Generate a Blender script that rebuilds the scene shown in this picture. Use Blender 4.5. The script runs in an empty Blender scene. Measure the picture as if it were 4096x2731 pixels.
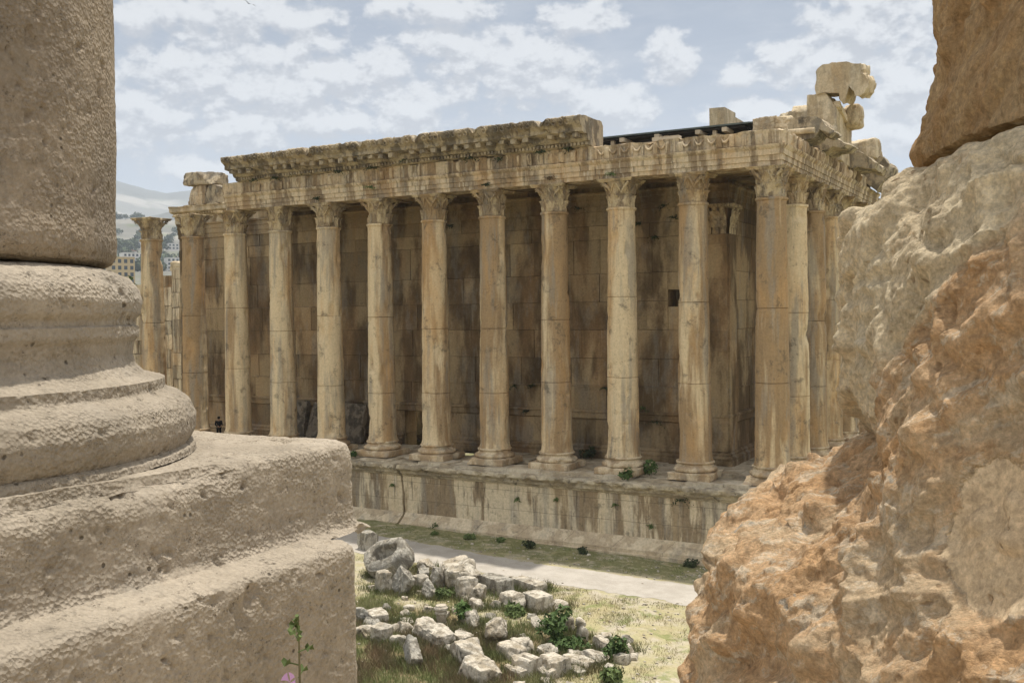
import bpy, math, random
import numpy as np
from mathutils import Vector, Matrix
R = math.radians
scn = bpy.context.scene
COL = scn.collection

# ------------------------------------------------------------------ camera, world, sun, exposure
CAM = np.array([14.91, -54.6195, 9.4954])
YAW, PITCH, ROLL = -0.5186, -0.0272, -0.0114
def cam_axes():
    cy, sy, cp, sp = math.cos(YAW), math.sin(YAW), math.cos(PITCH), math.sin(PITCH)
    f = Vector((sy*cp, cy*cp, sp)); r = Vector((cy, -sy, 0)); u = r.cross(f)
    cr, sr = math.cos(ROLL), math.sin(ROLL)
    return r*cr+u*sr, u*cr-r*sr, f
_r, _u, _f = cam_axes()
cd = bpy.data.cameras.new('camera'); cam = bpy.data.objects.new('camera', cd); COL.objects.link(cam)
m = Matrix((( _r.x, _u.x, -_f.x, CAM[0]), (_r.y, _u.y, -_f.y, CAM[1]), (_r.z, _u.z, -_f.z, CAM[2]), (0,0,0,1)))
cam.matrix_world = m
cd.sensor_width = 36; cd.sensor_fit = 'HORIZONTAL'; cd.lens = 36*4038.1/4096
cd.clip_start = .05; cd.clip_end = 40000
scn.camera = cam
scn.view_settings.view_transform = 'Standard'; scn.view_settings.look = 'None'
scn.view_settings.exposure = 0.76; scn.view_settings.gamma = 1
SUN_EL, SUN_AZ = 77.0, 3.5
sd = Vector((math.sin(R(SUN_AZ))*math.cos(R(SUN_EL)), math.cos(R(SUN_AZ))*math.cos(R(SUN_EL)), math.sin(R(SUN_EL))))
ld = bpy.data.lights.new('sun', 'SUN'); ld.energy = 3.0; ld.angle = R(1.4); ld.color = (1, .95, .86)
lo = bpy.data.objects.new('sun', ld); COL.objects.link(lo); lo.rotation_euler = sd.to_track_quat('Z', 'Y').to_euler()

class NT:
    """small helper for building node trees"""
    def __init__(s, tree): s.t = tree; s.L = tree.links
    def node(s, typ, **kw):
        n = s.t.nodes.new(typ)
        for k, v in kw.items(): setattr(n, k, v)
        return n
    def put(s, sock, v):
        if isinstance(v, bpy.types.NodeSocket): s.L.new(v, sock)
        elif isinstance(v, (tuple, list)) and len(v) == 3 and sock.type == 'RGBA': sock.default_value = (*v, 1)
        else: sock.default_value = v
    def math(s, op, a, b=0.0, c=None, clamp=False):
        n = s.node('ShaderNodeMath', operation=op, use_clamp=clamp)
        s.put(n.inputs[0], a); s.put(n.inputs[1], b)
        if c is not None: s.put(n.inputs[2], c)
        return n.outputs[0]
    def vmath(s, op, a, b):
        n = s.node('ShaderNodeVectorMath', operation=op); s.put(n.inputs[0], a); s.put(n.inputs[1], b); return n.outputs[0]
    def noise(s, v, scale, detail=4, rough=.55, dist=0, col=False):
        n = s.node('ShaderNodeTexNoise'); s.put(n.inputs['Vector'], v); n.inputs['Scale'].default_value = scale
        n.inputs['Detail'].default_value = detail; n.inputs['Roughness'].default_value = rough; n.inputs['Distortion'].default_value = dist
        return n.outputs['Color' if col else 'Fac']
    def voro(s, v, scale, feature='F1', out='Distance'):
        n = s.node('ShaderNodeTexVoronoi', feature=feature); s.put(n.inputs['Vector'], v); n.inputs['Scale'].default_value = scale
        return n.outputs[out]
    def ramp(s, x, a, b, lo=0.0, hi=1.0, smooth=True):
        n = s.node('ShaderNodeMapRange', interpolation_type='SMOOTHSTEP' if smooth else 'LINEAR')
        s.put(n.inputs[0], x); s.put(n.inputs[1], a); s.put(n.inputs[2], b); s.put(n.inputs[3], lo); s.put(n.inputs[4], hi); return n.outputs[0]
    def mix(s, f, a, b, mode='MIX'):
        n = s.node('ShaderNodeMix', data_type='RGBA', blend_type=mode); s.put(n.inputs[0], f); s.put(n.inputs[6], a); s.put(n.inputs[7], b); return n.outputs[2]
    def scale(s, v, xyz):
        n = s.node('ShaderNodeMapping'); s.put(n.inputs[0], v); n.inputs['Scale'].default_value = xyz; return n.outputs[0]
    def val(s, f): # grey colour from a float
        n = s.node('ShaderNodeCombineColor'); [s.put(n.inputs[i], f) for i in range(3)]; return n.outputs[0]

# sky: Nishita air with cumulus banks set out by direction
CLOUDS = [(-46.15,12.93,3.67,1.98),(-43.42,12.61,3.52,1.79),(-40.58,14.52,1.43,.89),(-41.08,12.46,3.58,1.59),(-36.76,13.71,1.45,1.59),(-35.83,11.42,2.68,1.39),(-31.4,13.75,2.45,1.6),(-28.95,13.5,3.43,1.83),(-26.5,13.22,2.2,1.37),(-33.83,14.89,1.96,.68),(-25.74,16.04,2.07,.89),(-24.08,11.3,2.66,1.16),(-20.68,13.82,1.31,1.31),(-13.9,13.07,2.47,1.11),(-17.13,12.72,1.16,.56),(-10.12,14.71,2.99,2.12),(-8.18,11.5,2.3,2.37),(-10.12,9.22,3.2,1.34),(-44.39,10.07,2.32,1.14),(-49.96,10.5,2.86,1.54),(-44.5,16.09,4.43,.97),(-49.85,15.5,1.53,.95),(-33.8,16.68,3.18,.71),(-39.21,10.67,4.35,.81),(-47.15,7.91,2.27,.69),(-15.75,10.7,2.74,.8)]
w = bpy.data.worlds.new('World'); scn.world = w; w.use_nodes = True
T = NT(w.node_tree); bg = w.node_tree.nodes['Background']
sky = T.node('ShaderNodeTexSky', sky_type='NISHITA', sun_disc=False, sun_elevation=R(SUN_EL), sun_rotation=R(SUN_AZ), altitude=1100, air_density=1.0, dust_density=3.0, ozone_density=1.0)
tc = T.node('ShaderNodeTexCoord'); D = tc.outputs['Generated']
sx = T.node('ShaderNodeSeparateXYZ'); T.put(sx.inputs[0], D)
az = T.math('MULTIPLY', T.math('ARCTAN2', sx.outputs[0], sx.outputs[1]), 57.29578)
el = T.math('MULTIPLY', T.math('ARCSINE', sx.outputs[2]), 57.29578)
outside = T.ramp(T.math('ABSOLUTE', T.math('ADD', az, 30.0)), 27.0, 36.0)
outside = T.math('MAXIMUM', outside, T.ramp(el, 18.5, 24.0))
far = T.ramp(T.noise(D, 3.2, 6, .6, .3), .42, .58, -1.2, .6)            # clouds in the rest of the sky, out of view, thickened as fill light
def cloud_density(el_, full):
    cv = T.node('ShaderNodeCombineXYZ'); T.put(cv.inputs[0], az); T.put(cv.inputs[1], T.math('MULTIPLY', el_, 1.45)); v2 = cv.outputs[0]
    mask = None
    for a, e, wa, we in CLOUDS:
        da = T.math('MULTIPLY', T.math('SUBTRACT', az, a), 1/(wa*1.3)); de = T.math('MULTIPLY', T.math('SUBTRACT', el_, e), 1/(we*1.25))
        q = T.math('SUBTRACT', 1.0, T.math('ADD', T.math('MULTIPLY', da, da), T.math('MULTIPLY', de, de)))
        mask = T.math('MAXIMUM', q, -1.4) if mask is None else T.math('SMOOTH_MAX', mask, q, .5)
    n1 = T.noise(v2, .5, 3, .55, .2); n2 = T.noise(v2, .95, 8 if full else 4, .6, .1)
    return T.math('ADD', mask, T.math('ADD', T.math('MULTIPLY', T.math('SUBTRACT', n1, .5), 2.6), T.math('MULTIPLY', T.math('SUBTRACT', n2, .5), 2.4))), v2
dens, v2 = cloud_density(el, True)
above, _v = cloud_density(T.math('ADD', el, .75), False)
inside = T.math('SUBTRACT', 1.0, outside)
dens = T.math('ADD', T.math('MULTIPLY', dens, inside), T.math('MULTIPLY', far, outside))
cl = T.ramp(dens, -.15, .62)
lit = T.ramp(T.math('SUBTRACT', dens, above), -.6, .5)                # thick above = grey underside, thin above = lit top
bright = T.math('MULTIPLY', lit, T.ramp(dens, -.1, .9, .55, 1.))
ccol = T.mix(outside, T.mix(bright, (3.35, 3.5, 3.85), (5.4, 5.5, 5.65)), (9.6, 9.25, 8.7))  # unseen clouds made brighter and warmer than the visible ones, to fill shade
haze_c = T.mix(T.ramp(el, 3, 19), (3.5, 3.8, 4.3), (2.1, 2.4, 2.95)); haze_c = T.mix(outside, haze_c, (4.6, 4.7, 4.9))
base = T.mix(.84, sky.outputs[0], haze_c)
thin = T.ramp(T.noise(T.scale(v2, (.6, 1.4, 1)), .3, 7, .62, .4), .4, .68)
base = T.mix(T.math('MULTIPLY', thin, .4), base, (3.7, 3.95, 4.35))
dim = T.val(T.math('SUBTRACT', 1.0, T.math('MULTIPLY', inside, .2)))
T.put(bg.inputs[0], T.mix(1., T.mix(cl, base, ccol), dim, 'MULTIPLY')); bg.inputs[1].default_value = 0.1

# ------------------------------------------------------------------ noise in numpy
_rng = np.random.RandomState(7)
_perm = np.tile(_rng.permutation(256), 3)
_G = _rng.normal(size=(256, 3)); _G /= np.linalg.norm(_G, axis=1)[:, None]
def pn(P):
    P = np.asarray(P, float); sh = P.shape[:-1]; P = P.reshape(-1, 3)
    I = np.floor(P).astype(int); Fr = P-I; I &= 255; u = Fr**3*(Fr*(Fr*6-15)+10)
    out = np.zeros(len(P))
    for dx in (0, 1):
        for dy in (0, 1):
            for dz in (0, 1):
                h = _perm[_perm[_perm[I[:, 0]+dx]+I[:, 1]+dy]+I[:, 2]+dz]
                d = ((Fr-np.array([dx, dy, dz]))*_G[h]).sum(1)
                wt = np.abs(1-dx-u[:, 0])*np.abs(1-dy-u[:, 1])*np.abs(1-dz-u[:, 2])
                out += d*wt
    return (out*1.6).reshape(sh)
def fbm(P, f, o=4, g=.5):
    s = 0; a = 1.
    for k in range(o): s = s+a*pn(P*f+k*17.3); f *= 2.03; a *= g
    return s
def ridge(P, f, o=3):
    s = 0; a = 1.
    for k in range(o): s = s+a*(1-np.abs(pn(P*f+k*9.1))*2); f *= 2.1; a *= .5
    return s/1.75
def sstep(x, a, b): t = np.clip((x-a)/(b-a), 0, 1); return t*t*(3-2*t)

# ------------------------------------------------------------------ mesh builder
class MB:
    def __init__(s): s.V = []; s.F = []; s.T = []; s.n = 0
    def add(s, V, F, tone=0.5):
        V = np.asarray(V, float).reshape(-1, 3); s.V.append(V)
        for f in F: s.F.append([i+s.n for i in f])
        s.T += [tone]*len(F); s.n += len(V); return s
    def grid(s, P, wrap=False, cap0=False, cap1=False, tone=.5):
        Rr, M = P.shape[:2]; F = []
        mm = M if wrap else M-1
        for i in range(Rr-1):
            a = i*M; b = a+M
            for j in range(mm):
                k = (j+1) % M; F.append((a+j, a+k, b+k, b+j))
        if cap0: F.append(tuple(range(M-1, -1, -1)))
        if cap1: F.append(tuple(range((Rr-1)*M, Rr*M)))
        return s.add(P, F, tone)
    def box(s, lo, hi, tone=.5, M=None, taper=0, jit=0):
        (x0, y0, z0), (x1, y1, z1) = lo, hi
        V = np.array([(x0,y0,z0),(x1,y0,z0),(x1,y1,z0),(x0,y1,z0),(x0,y0,z1),(x1,y0,z1),(x1,y1,z1),(x0,y1,z1)], float)
        if taper:
            c = V[4:].mean(0); V[4:, :2] = c[:2]+(V[4:, :2]-c[:2])*(1-taper)
        if jit: V += np.random.uniform(-jit, jit, V.shape)
        if M is not None: V = V@np.array(M.to_3x3()).T+np.array(M.translation)
        return s.add(V, [(0,3,2,1),(4,5,6,7),(0,1,5,4),(1,2,6,5),(2,3,7,6),(3,0,4,7)], tone)
    def tube(s, pts, rad, seg=8, caps=True):
        pts = [Vector(p) for p in pts]; rad = rad if isinstance(rad, (list, tuple)) else [rad]*len(pts); rows = []
        for i, p in enumerate(pts):
            t = (pts[min(i+1, len(pts)-1)]-pts[max(i-1, 0)]).normalized()
            a = t.cross(Vector((0,0,1)) if abs(t.z) < .9 else Vector((1,0,0))).normalized(); b = t.cross(a)
            rows.append([p+a*math.cos(q*2*math.pi/seg)*rad[i]+b*math.sin(q*2*math.pi/seg)*rad[i] for q in range(seg)])
        return s.grid(np.array(rows), True, caps, caps)
    def build(s, name, mat, parent=None, smooth=None, fixn=False):
        me = bpy.data.meshes.new(name); V = np.concatenate(s.V)
        me.from_pydata(V.tolist(), [], s.F)
        at = me.attributes.new('tone', 'FLOAT', 'FACE'); at.data.foreach_set('value', np.array(s.T, np.float32))
        if fixn:
            import bmesh
            b = bmesh.new(); b.from_mesh(me); bmesh.ops.recalc_face_normals(b, faces=b.faces); b.to_mesh(me); b.free()
        if smooth is not None:
            me.polygons.foreach_set('use_smooth', [True]*len(me.polygons)); me.set_sharp_from_angle(angle=R(smooth))
        me.materials.append(mat); me.update()
        o = bpy.data.objects.new(name, me); COL.objects.link(o)
        if parent: o.parent = parent
        return o
def tag(o, label=None, cat=None, group=None, kind=None):
    if label: o['label'] = label
    if cat: o['category'] = cat
    if group: o['group'] = group
    if kind: o['kind'] = kind
    return o
def empty(name, loc=(0,0,0), label=None, cat=None, group=None):
    o = bpy.data.objects.new(name, None); COL.objects.link(o); o.location = loc; o.empty_display_size = .2
    return tag(o, label, cat, group)
def normals(P, wrap=True):
    if wrap: dv = np.roll(P, -1, 1)-np.roll(P, 1, 1)
    else: dv = np.gradient(P, axis=1)
    du = np.gradient(P, axis=0); n = np.cross(dv, du); return n/(np.linalg.norm(n, axis=2, keepdims=True)+1e-9)
def resample(pts, ds):
    out = [pts[0]]
    for a, b in zip(pts[:-1], pts[1:]):
        a = np.array(a, float); b = np.array(b, float); n = max(1, int(np.ceil(np.linalg.norm(b-a)/ds)))
        out += [tuple(a+(b-a)*(k+1)/n) for k in range(n)]
    return np.array(out)
def circle(n): t = np.linspace(0, 2*math.pi, n, endpoint=False); return np.stack([np.cos(t), np.sin(t)], 1)
def lathe(prof, n, c=(0,0), shape=None):
    S = circle(n) if shape is None else shape
    P = np.zeros((len(prof), len(S), 3)); P[..., :2] = prof[:, 0][:, None, None]*S[None]+np.array(c); P[..., 2] = prof[:, 1][:, None]; return P

# ------------------------------------------------------------------ materials
def stone(name, light, dark, warm=(.42,.25,.11), st=(.5,.5,.06), lo=.44, hi=.56, warmth=.5, black=.35, drip=.35, fine=14., bump=.5, bdist=.02, joints=None, rand=True, pit=0., lichen=1.6, grey=(.26,.24,.2), greyf=.4, mott=(.72, 1.22), gst=(1, 1, .45), det=6, joff=.37, dimple=0, vary=0.):
    mt = bpy.data.materials.new(name); mt.use_nodes = True; T = NT(mt.node_tree); P = mt.node_tree.nodes['Principled BSDF']
    v = T.node('ShaderNodeTexCoord').outputs['Object']
    if rand:
        oi = T.node('ShaderNodeObjectInfo').outputs['Random']; c = T.node('ShaderNodeCombineXYZ')
        for i, k in enumerate((53., 31., 17.)): T.put(c.inputs[i], T.math('MULTIPLY', oi, k))
        vv = T.vmath('ADD', v, c.outputs[0])
    else: vv = v
    vs = T.scale(vv, st)
    nA = T.noise(vs, 1.6, 7, .6, .25)
    if vary: nA = T.math('ADD', nA, T.math('MULTIPLY', T.math('SUBTRACT', oi, .45), vary))
    a = T.ramp(nA, lo, hi)
    col = T.mix(a, light, dark)
    col = T.mix(T.math('MULTIPLY', T.ramp(T.noise(T.scale(vv, (1, 1, .3)), .7, 5, .6, .3), .45, .68), warmth), col, warm)
    col = T.mix(T.math('MULTIPLY', T.ramp(T.noise(T.scale(vv, gst), 1.1, 6, .65, .2), .5, .64), greyf), col, grey)
    if drip:
        d = T.ramp(T.noise(T.scale(vv, (1, 1, .07)), 5.5, 4, .6), .55, .68)
        gate = T.ramp(T.noise(T.scale(vv, (1, 1, .3)), .45, 3), .42, .6)
        col = T.mix(T.math('MULTIPLY', T.math('MULTIPLY', d, gate), drip), col, (.62, .54, .41))
        d2 = T.ramp(T.noise(T.scale(T.vmath('ADD', vv, (3.1, 7.7, 0.)), (1, 1, .09)), 4.2, 5, .6), .56, .7)
        col = T.mix(T.math('MULTIPLY', d2, drip), col, (.1, .08, .055))
    if black:
        b = T.ramp(T.noise(vv, lichen, det+1, .72, .3), .55, .68); col = T.mix(T.math('MULTIPLY', b, black), col, (.075, .066, .052))
    at = T.node('ShaderNodeAttribute', attribute_name='tone').outputs['Fac']
    f = T.math('MULTIPLY', T.ramp(T.noise(vv, fine, det, .7), .25, .75, mott[0], mott[1], False), T.math('MULTIPLY_ADD', at, .5, .75))
    col = T.mix(1., col, T.val(f), 'MULTIPLY')
    h = T.math('ADD', T.noise(vv, fine*.8, det, .68), T.math('MULTIPLY', T.noise(vv, fine*.18, 5, .6), 2.))
    if pit:
        for sc in (fine*1.1, fine*2.6):
            pd = T.math('MULTIPLY', T.ramp(T.voro(T.vmath('ADD', vv, T.vmath('MULTIPLY', T.noise(vv, sc*2, 3, col=True), (.4/sc,)*3)), sc), .16, .34, 1., 0.), T.ramp(T.noise(vv, fine*.3, 4, .6), .52, .66))
            h = T.math('SUBTRACT', h, T.math('MULTIPLY', pd, 1.4)); col = T.mix(T.math('MULTIPLY', pd, pit), col, (.09, .07, .05))
    if joints:
        w_, h_ = joints; s = T.node('ShaderNodeSeparateXYZ'); T.put(s.inputs[0], v); c = T.node('ShaderNodeCombineXYZ')
        T.put(c.inputs[0], T.math('SUBTRACT', s.outputs[0], s.outputs[1])); T.put(c.inputs[1], s.outputs[2])
        wob = T.vmath('ADD', c.outputs[0], T.vmath('MULTIPLY', T.noise(v, 2., 3, col=True), (.05, .05, .05)))
        b = T.node('ShaderNodeTexBrick'); T.put(b.inputs['Vector'], wob); b.inputs['Scale'].default_value = 1; b.inputs['Brick Width'].default_value = w_; b.inputs['Row Height'].default_value = h_
        b.inputs['Mortar Size'].default_value = .012; b.inputs['Mortar Smooth'].default_value = .3; b.offset = joff
        col = T.mix(T.math('MULTIPLY', b.outputs['Fac'], .7), col, (.08, .065, .045)); h = T.math('SUBTRACT', h, T.math('MULTIPLY', b.outputs['Fac'], 1.5))
    if dimple:
        dv = T.vmath('ADD', vv, T.vmath('MULTIPLY', T.noise(vv, dimple*.9, 3, col=True), (.5/dimple,)*3))
        h = T.math('ADD', T.math('MULTIPLY', h, .6), T.math('MULTIPLY', T.ramp(T.noise(vv, 3.2, 5, .65), .36, .62, .25, 1.15), T.math('ADD', T.math('MULTIPLY', T.voro(dv, dimple), 2.2), T.math('MULTIPLY', T.voro(dv, dimple*.45), 1.4))))
        bigp = T.math('MULTIPLY', T.ramp(T.voro(dv, dimple*.3), .1, .2, 1., 0.), T.ramp(T.noise(vv, 4., 4, .6), .54, .62))
        col = T.mix(T.math('MULTIPLY', bigp, .8), col, (.06,.048,.035)); h = T.math('SUBTRACT', h, T.math('MULTIPLY', bigp, 3.))
        col = T.mix(T.math('MULTIPLY', T.ramp(T.noise(vv, 1.5, 7, .68), .5, .66), .35), col, (.2,.17,.13))
    bp = T.node('ShaderNodeBump'); bp.inputs['Strength'].default_value = bump; bp.inputs['Distance'].default_value = bdist; T.put(bp.inputs['Height'], h)
    T.put(P.inputs['Base Color'], col); P.inputs['Roughness'].default_value = .92; P.inputs['Specular IOR Level'].default_value = .15; T.put(P.inputs['Normal'], bp.outputs[0])
    return mt
M = {}
M['shaft'] = stone('column_stone', (.62,.495,.315), (.32,.22,.12), (.52,.31,.13), st=(.6,.6,.06), lo=.42, hi=.57, warmth=.5, black=.6, drip=.2, fine=8, bump=.45, bdist=.025, pit=.5, greyf=.6, gst=(1.1, 1.1, .12), mott=(.8, 1.16), lichen=1.05, vary=.19)
M['capital'] = stone('capital_stone', (.5,.4,.25), (.25,.19,.12), (.42,.27,.12), st=(1,1,.5), warmth=.45, black=.6, drip=0, fine=10, bump=.6, bdist=.04)
M['base'] = stone('base_stone', (.58,.48,.33), (.38,.28,.175), (.46,.29,.13), st=(.8,.8,.5), warmth=.35, black=.35, drip=.1, fine=9, bump=.5, bdist=.03)
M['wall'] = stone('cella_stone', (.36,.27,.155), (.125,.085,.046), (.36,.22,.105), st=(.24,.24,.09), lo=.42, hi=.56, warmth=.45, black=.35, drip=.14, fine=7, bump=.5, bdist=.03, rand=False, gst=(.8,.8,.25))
M['podium'] = stone('podium_stone', (.62,.52,.36), (.28,.21,.13), (.5,.38,.22), st=(.5,.5,.075), lo=.46, hi=.53, warmth=.4, black=.5, drip=.65, fine=7, bump=.5, bdist=.03, joints=(3.9,1.17), rand=False, gst=(1.2,1.2,.12), greyf=.5)
M['podfoot'] = stone('podium_foot_stone', (.6,.5,.35), (.44,.35,.235), (.52,.4,.24), st=(.6,.6,.6), warmth=.3, black=.45, drip=.1, fine=7, bump=.5, bdist=.03, joints=(3.1,50.), rand=False)
M['ent'] = stone('entablature_stone', (.58,.47,.32), (.27,.2,.125), (.48,.3,.14), st=(1.1,1.1,.1), lo=.44, hi=.56, warmth=.45, black=.45, drip=.7, fine=8, bump=.5, bdist=.03, rand=False, joints=(4.3993, 60.), joff=0.)
M['lip'] = stone('podium_lip_stone', (.5,.43,.31), (.3,.25,.175), (.42,.33,.2), st=(.5,.5,.9), warmth=.3, black=.8, drip=.1, fine=7, bump=.9, bdist=.05, lichen=1.7, rand=False)
M['cornice'] = stone('cornice_stone', (.42,.345,.235), (.17,.14,.1), (.36,.26,.15), st=(.8,.8,.5), warmth=.3, black=.85, drip=.3, fine=7, bump=.7, bdist=.04, lichen=1.3, rand=False)
M['floor'] = stone('floor_stone', (.55,.48,.36), (.4,.33,.23), (.42,.32,.2), st=(.5,.5,.5), warmth=.3, black=.4, drip=0, fine=6, bump=.5, bdist=.03, rand=False)
PIT = dict(st=(.8,.8,.8), lo=.4, hi=.65, warmth=.3, black=.25, drip=0, fine=48, bump=.6, bdist=.0085, pit=.6, dimple=62, lichen=7., rand=False, greyf=.35, det=7, mott=(.74, 1.2))
M['colossus'] = stone('pitted_limestone', (.37,.315,.245), (.28,.237,.18), (.34,.27,.185), grey=(.28,.252,.212), **PIT)
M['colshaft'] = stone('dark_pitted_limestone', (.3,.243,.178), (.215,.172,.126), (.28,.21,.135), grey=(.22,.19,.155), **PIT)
M['rubble'] = stone('weathered_rubble', (.57,.515,.425), (.29,.25,.19), (.46,.37,.25), st=(1.6,1.6,.8), lo=.42, hi=.6, warmth=.35, black=.9, drip=.3, fine=13, bump=1., bdist=.06, lichen=3., grey=(.26,.24,.2), greyf=.75)
M['greyrubble'] = stone('grey_rubble', (.4,.37,.31), (.2,.18,.145), (.3,.25,.18), st=(1.6,1.6,.8), warmth=.2, black=.9, drip=.3, fine=13, bump=1., bdist=.06, lichen=3., grey=(.25,.24,.215), greyf=.6)
M['gable'] = stone('gable_stone', (.58,.48,.33), (.42,.33,.21), (.46,.31,.16), st=(.7,.7,.2), warmth=.35, black=.4, drip=.3, fine=8, bump=.6, bdist=.04)
M['relief'] = stone('relief_stone', (.24,.2,.15), (.1,.085,.065), (.2,.15,.1), st=(1,1,1), warmth=.2, black=.5, drip=0, fine=7, bump=.8, bdist=.06)

def eroded_stone():
    mt = bpy.data.materials.new('eroded_ochre_stone'); mt.use_nodes = True; T = NT(mt.node_tree); P = mt.node_tree.nodes['Principled BSDF']
    v = T.node('ShaderNodeTexCoord').outputs['Object']
    s = T.node('ShaderNodeSeparateXYZ'); T.put(s.inputs[0], v); z = s.outputs[2]
    phi = T.math('MULTIPLY', T.math('ARCTAN2', s.outputs[1], s.outputs[0]), 57.29578)
    arc = T.math('MULTIPLY', phi, .0279)
    c = T.node('ShaderNodeCombineXYZ'); T.put(c.inputs[0], T.math('MULTIPLY', T.math('ADD', arc, T.math('MULTIPLY', z, 1.15)), .55)); T.put(c.inputs[1], T.math('SUBTRACT', z, T.math('MULTIPLY', arc, .75)))
    q = c.outputs[0]                                                  # beds run from upper right to lower left
    q = T.vmath('ADD', q, T.vmath('MULTIPLY', T.vmath('SUBTRACT', T.noise(v, 4., 5, .6, col=True), (.5, .5, .5)), (.16, .16, .16)))
    flow = T.noise(q, 6., 10, .68, .15)
    body = T.mix(T.ramp(flow, .38, .6), (.66,.45,.265), (.57,.355,.185))
    body = T.mix(T.math('MULTIPLY', T.ramp(T.noise(T.vmath('ADD', q, (3., 8., 0.)), 3.2, 8, .66, .2), .47, .6), .8), body, (.64,.5,.33))
    fl = T.ramp(T.noise(q, 22., 9, .76, .1), .52, .6); body = T.mix(T.math('MULTIPLY', fl, .75), body, (.7,.59,.44))
    dk = T.ramp(T.noise(T.vmath('ADD', q, (7., 2., 0.)), 17., 8, .7), .57, .67); body = T.mix(T.math('MULTIPLY', dk, .5), body, (.3,.16,.065))
    fq = T.math('SUBTRACT', T.math('MULTIPLY', T.math('POWER', T.math('MAXIMUM', T.math('DIVIDE', T.math('ADD', phi, 160.), 24.), 0.), 1.6), .45), .25)
    cz = T.math('ADD', T.math('SUBTRACT', z, fq), T.math('MULTIPLY', T.math('SUBTRACT', T.noise(q, 5., 9, .66), .5), .55))
    crust = T.math('MULTIPLY', T.ramp(cz, -.05, .05), .95)
    cc = T.mix(T.ramp(T.noise(v, 7., 9, .68, .2), .4, .6), (.78,.66,.46), (.68,.56,.38))
    cc = T.mix(T.math('MULTIPLY', T.ramp(T.noise(q, 8., 8, .7, .2), .58, .66), .6), cc, (.54,.35,.17))
    cc = T.mix(T.math('MULTIPLY', T.ramp(T.noise(T.vmath('ADD', v, (2., 2., 2.)), 5., 8, .7), .56, .66), .35), cc, (.55,.48,.38))
    col = T.mix(crust, body, cc)
    gp = T.ramp(T.noise(T.vmath('ADD', v, (4., 1., 2.)), 9., 4, .5, .3), .69, .71); col = T.mix(T.math('MULTIPLY', gp, .8), col, (.4,.37,.31))
    e1 = T.math('DIVIDE', T.math('ADD', phi, 133.), 4.2); e2 = T.math('DIVIDE', T.math('ADD', z, .29), .1)
    pr = T.math('ADD', T.math('ADD', T.math('MULTIPLY', e1, e1), T.math('MULTIPLY', e2, e2)), T.math('MULTIPLY', T.math('SUBTRACT', T.noise(v, 9., 6, .6), .5), 1.6))
    patch = T.ramp(pr, .85, 1., 1., 0.); col = T.mix(T.math('MULTIPLY', patch, .85), col, (.52,.4,.26))
    up = T.ramp(z, .297, .303)
    uc = T.mix(T.ramp(T.noise(T.scale(v, (1, 1, .6)), 4., 9, .68, .2), .38, .62), (.54,.38,.21), (.42,.26,.125))
    uc = T.mix(T.math('MULTIPLY', T.ramp(T.noise(v, 8., 8, .7, .2), .55, .64), .55), uc, (.55,.42,.26))
    col = T.mix(up, col, uc)
    f = T.math('MULTIPLY', T.ramp(T.noise(v, 120, 6, .74), .28, .72, .6, 1.34, False), T.ramp(T.noise(v, 34, 7, .72), .3, .7, .68, 1.24, False)); col = T.mix(1., col, T.val(f), 'MULTIPLY')
    wv = T.vmath('ADD', v, T.vmath('MULTIPLY', T.noise(v, 9., 4, .6, col=True), (.12, .12, .12)))
    cr = T.ramp(T.voro(T.scale(wv, (1, 1, .8)), 6.5, 'DISTANCE_TO_EDGE'), 0., .014, 1., 0.); cg = T.math('MULTIPLY', T.math('MULTIPLY', cr, T.ramp(T.noise(v, 4.1, 3), .58, .66)), T.math('SUBTRACT', 1., patch))
    pk = T.ramp(T.voro(wv, 34.), .12, .26, 1., 0.); pk = T.math('MULTIPLY', pk, T.ramp(T.noise(v, 7., 5, .6), .5, .62)); col = T.mix(T.math('MULTIPLY', pk, .6), col, (.2,.12,.06))
    h = T.math('ADD', T.math('MULTIPLY', flow, 1.6), T.math('ADD', T.noise(q, 34, 9, .72), T.math('MULTIPLY', T.noise(v, 110, 6, .75), 1.3)))
    h = T.math('SUBTRACT', T.math('MULTIPLY', h, T.math('SUBTRACT', 1., T.math('MULTIPLY', patch, .75))), T.math('ADD', T.math('MULTIPLY', cg, .25), T.math('MULTIPLY', pk, .5)))
    bp = T.node('ShaderNodeBump'); bp.inputs['Strength'].default_value = .9; bp.inputs['Distance'].default_value = .012; T.put(bp.inputs['Height'], h)
    T.put(P.inputs['Base Color'], col); P.inputs['Roughness'].default_value = .9; P.inputs['Specular IOR Level'].default_value = .15; T.put(P.inputs['Normal'], bp.outputs[0])
    return mt
M['eroded'] = eroded_stone()

def plain(name, col, rough=.8, var=.25, scale=6., col2=None, metal=0, trans=0):
    mt = bpy.data.materials.new(name); mt.use_nodes = True; T = NT(mt.node_tree); P = mt.node_tree.nodes['Principled BSDF']
    v = T.node('ShaderNodeTexCoord').outputs['Object']; n = T.noise(v, scale, 6, .65)
    c = T.mix(T.ramp(n, .35, .65), col, col2 or tuple(x*(1-var) for x in col))
    oi = T.node('ShaderNodeObjectInfo').outputs['Random']
    c = T.mix(1., c, T.val(T.math('MULTIPLY_ADD', oi, .3, .85)), 'MULTIPLY')
    T.put(P.inputs['Base Color'], c); P.inputs['Roughness'].default_value = rough; P.inputs['Specular IOR Level'].default_value = .25; P.inputs['Metallic'].default_value = metal
    return mt
M['leaf'] = plain('bush_leaves', (.085,.13,.035), .7, .4, 9., (.045,.085,.022))
M['leafdark'] = plain('dark_weed_leaves', (.055,.075,.03), .8, .4, 7., (.035,.04,.02))
M['weed'] = plain('green_weed', (.13,.17,.06), .8, .4, 5., (.08,.11,.035))
M['dryweed'] = plain('dry_brown_weed', (.17,.11,.06), .85, .3, 6., (.1,.07,.04))
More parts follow.
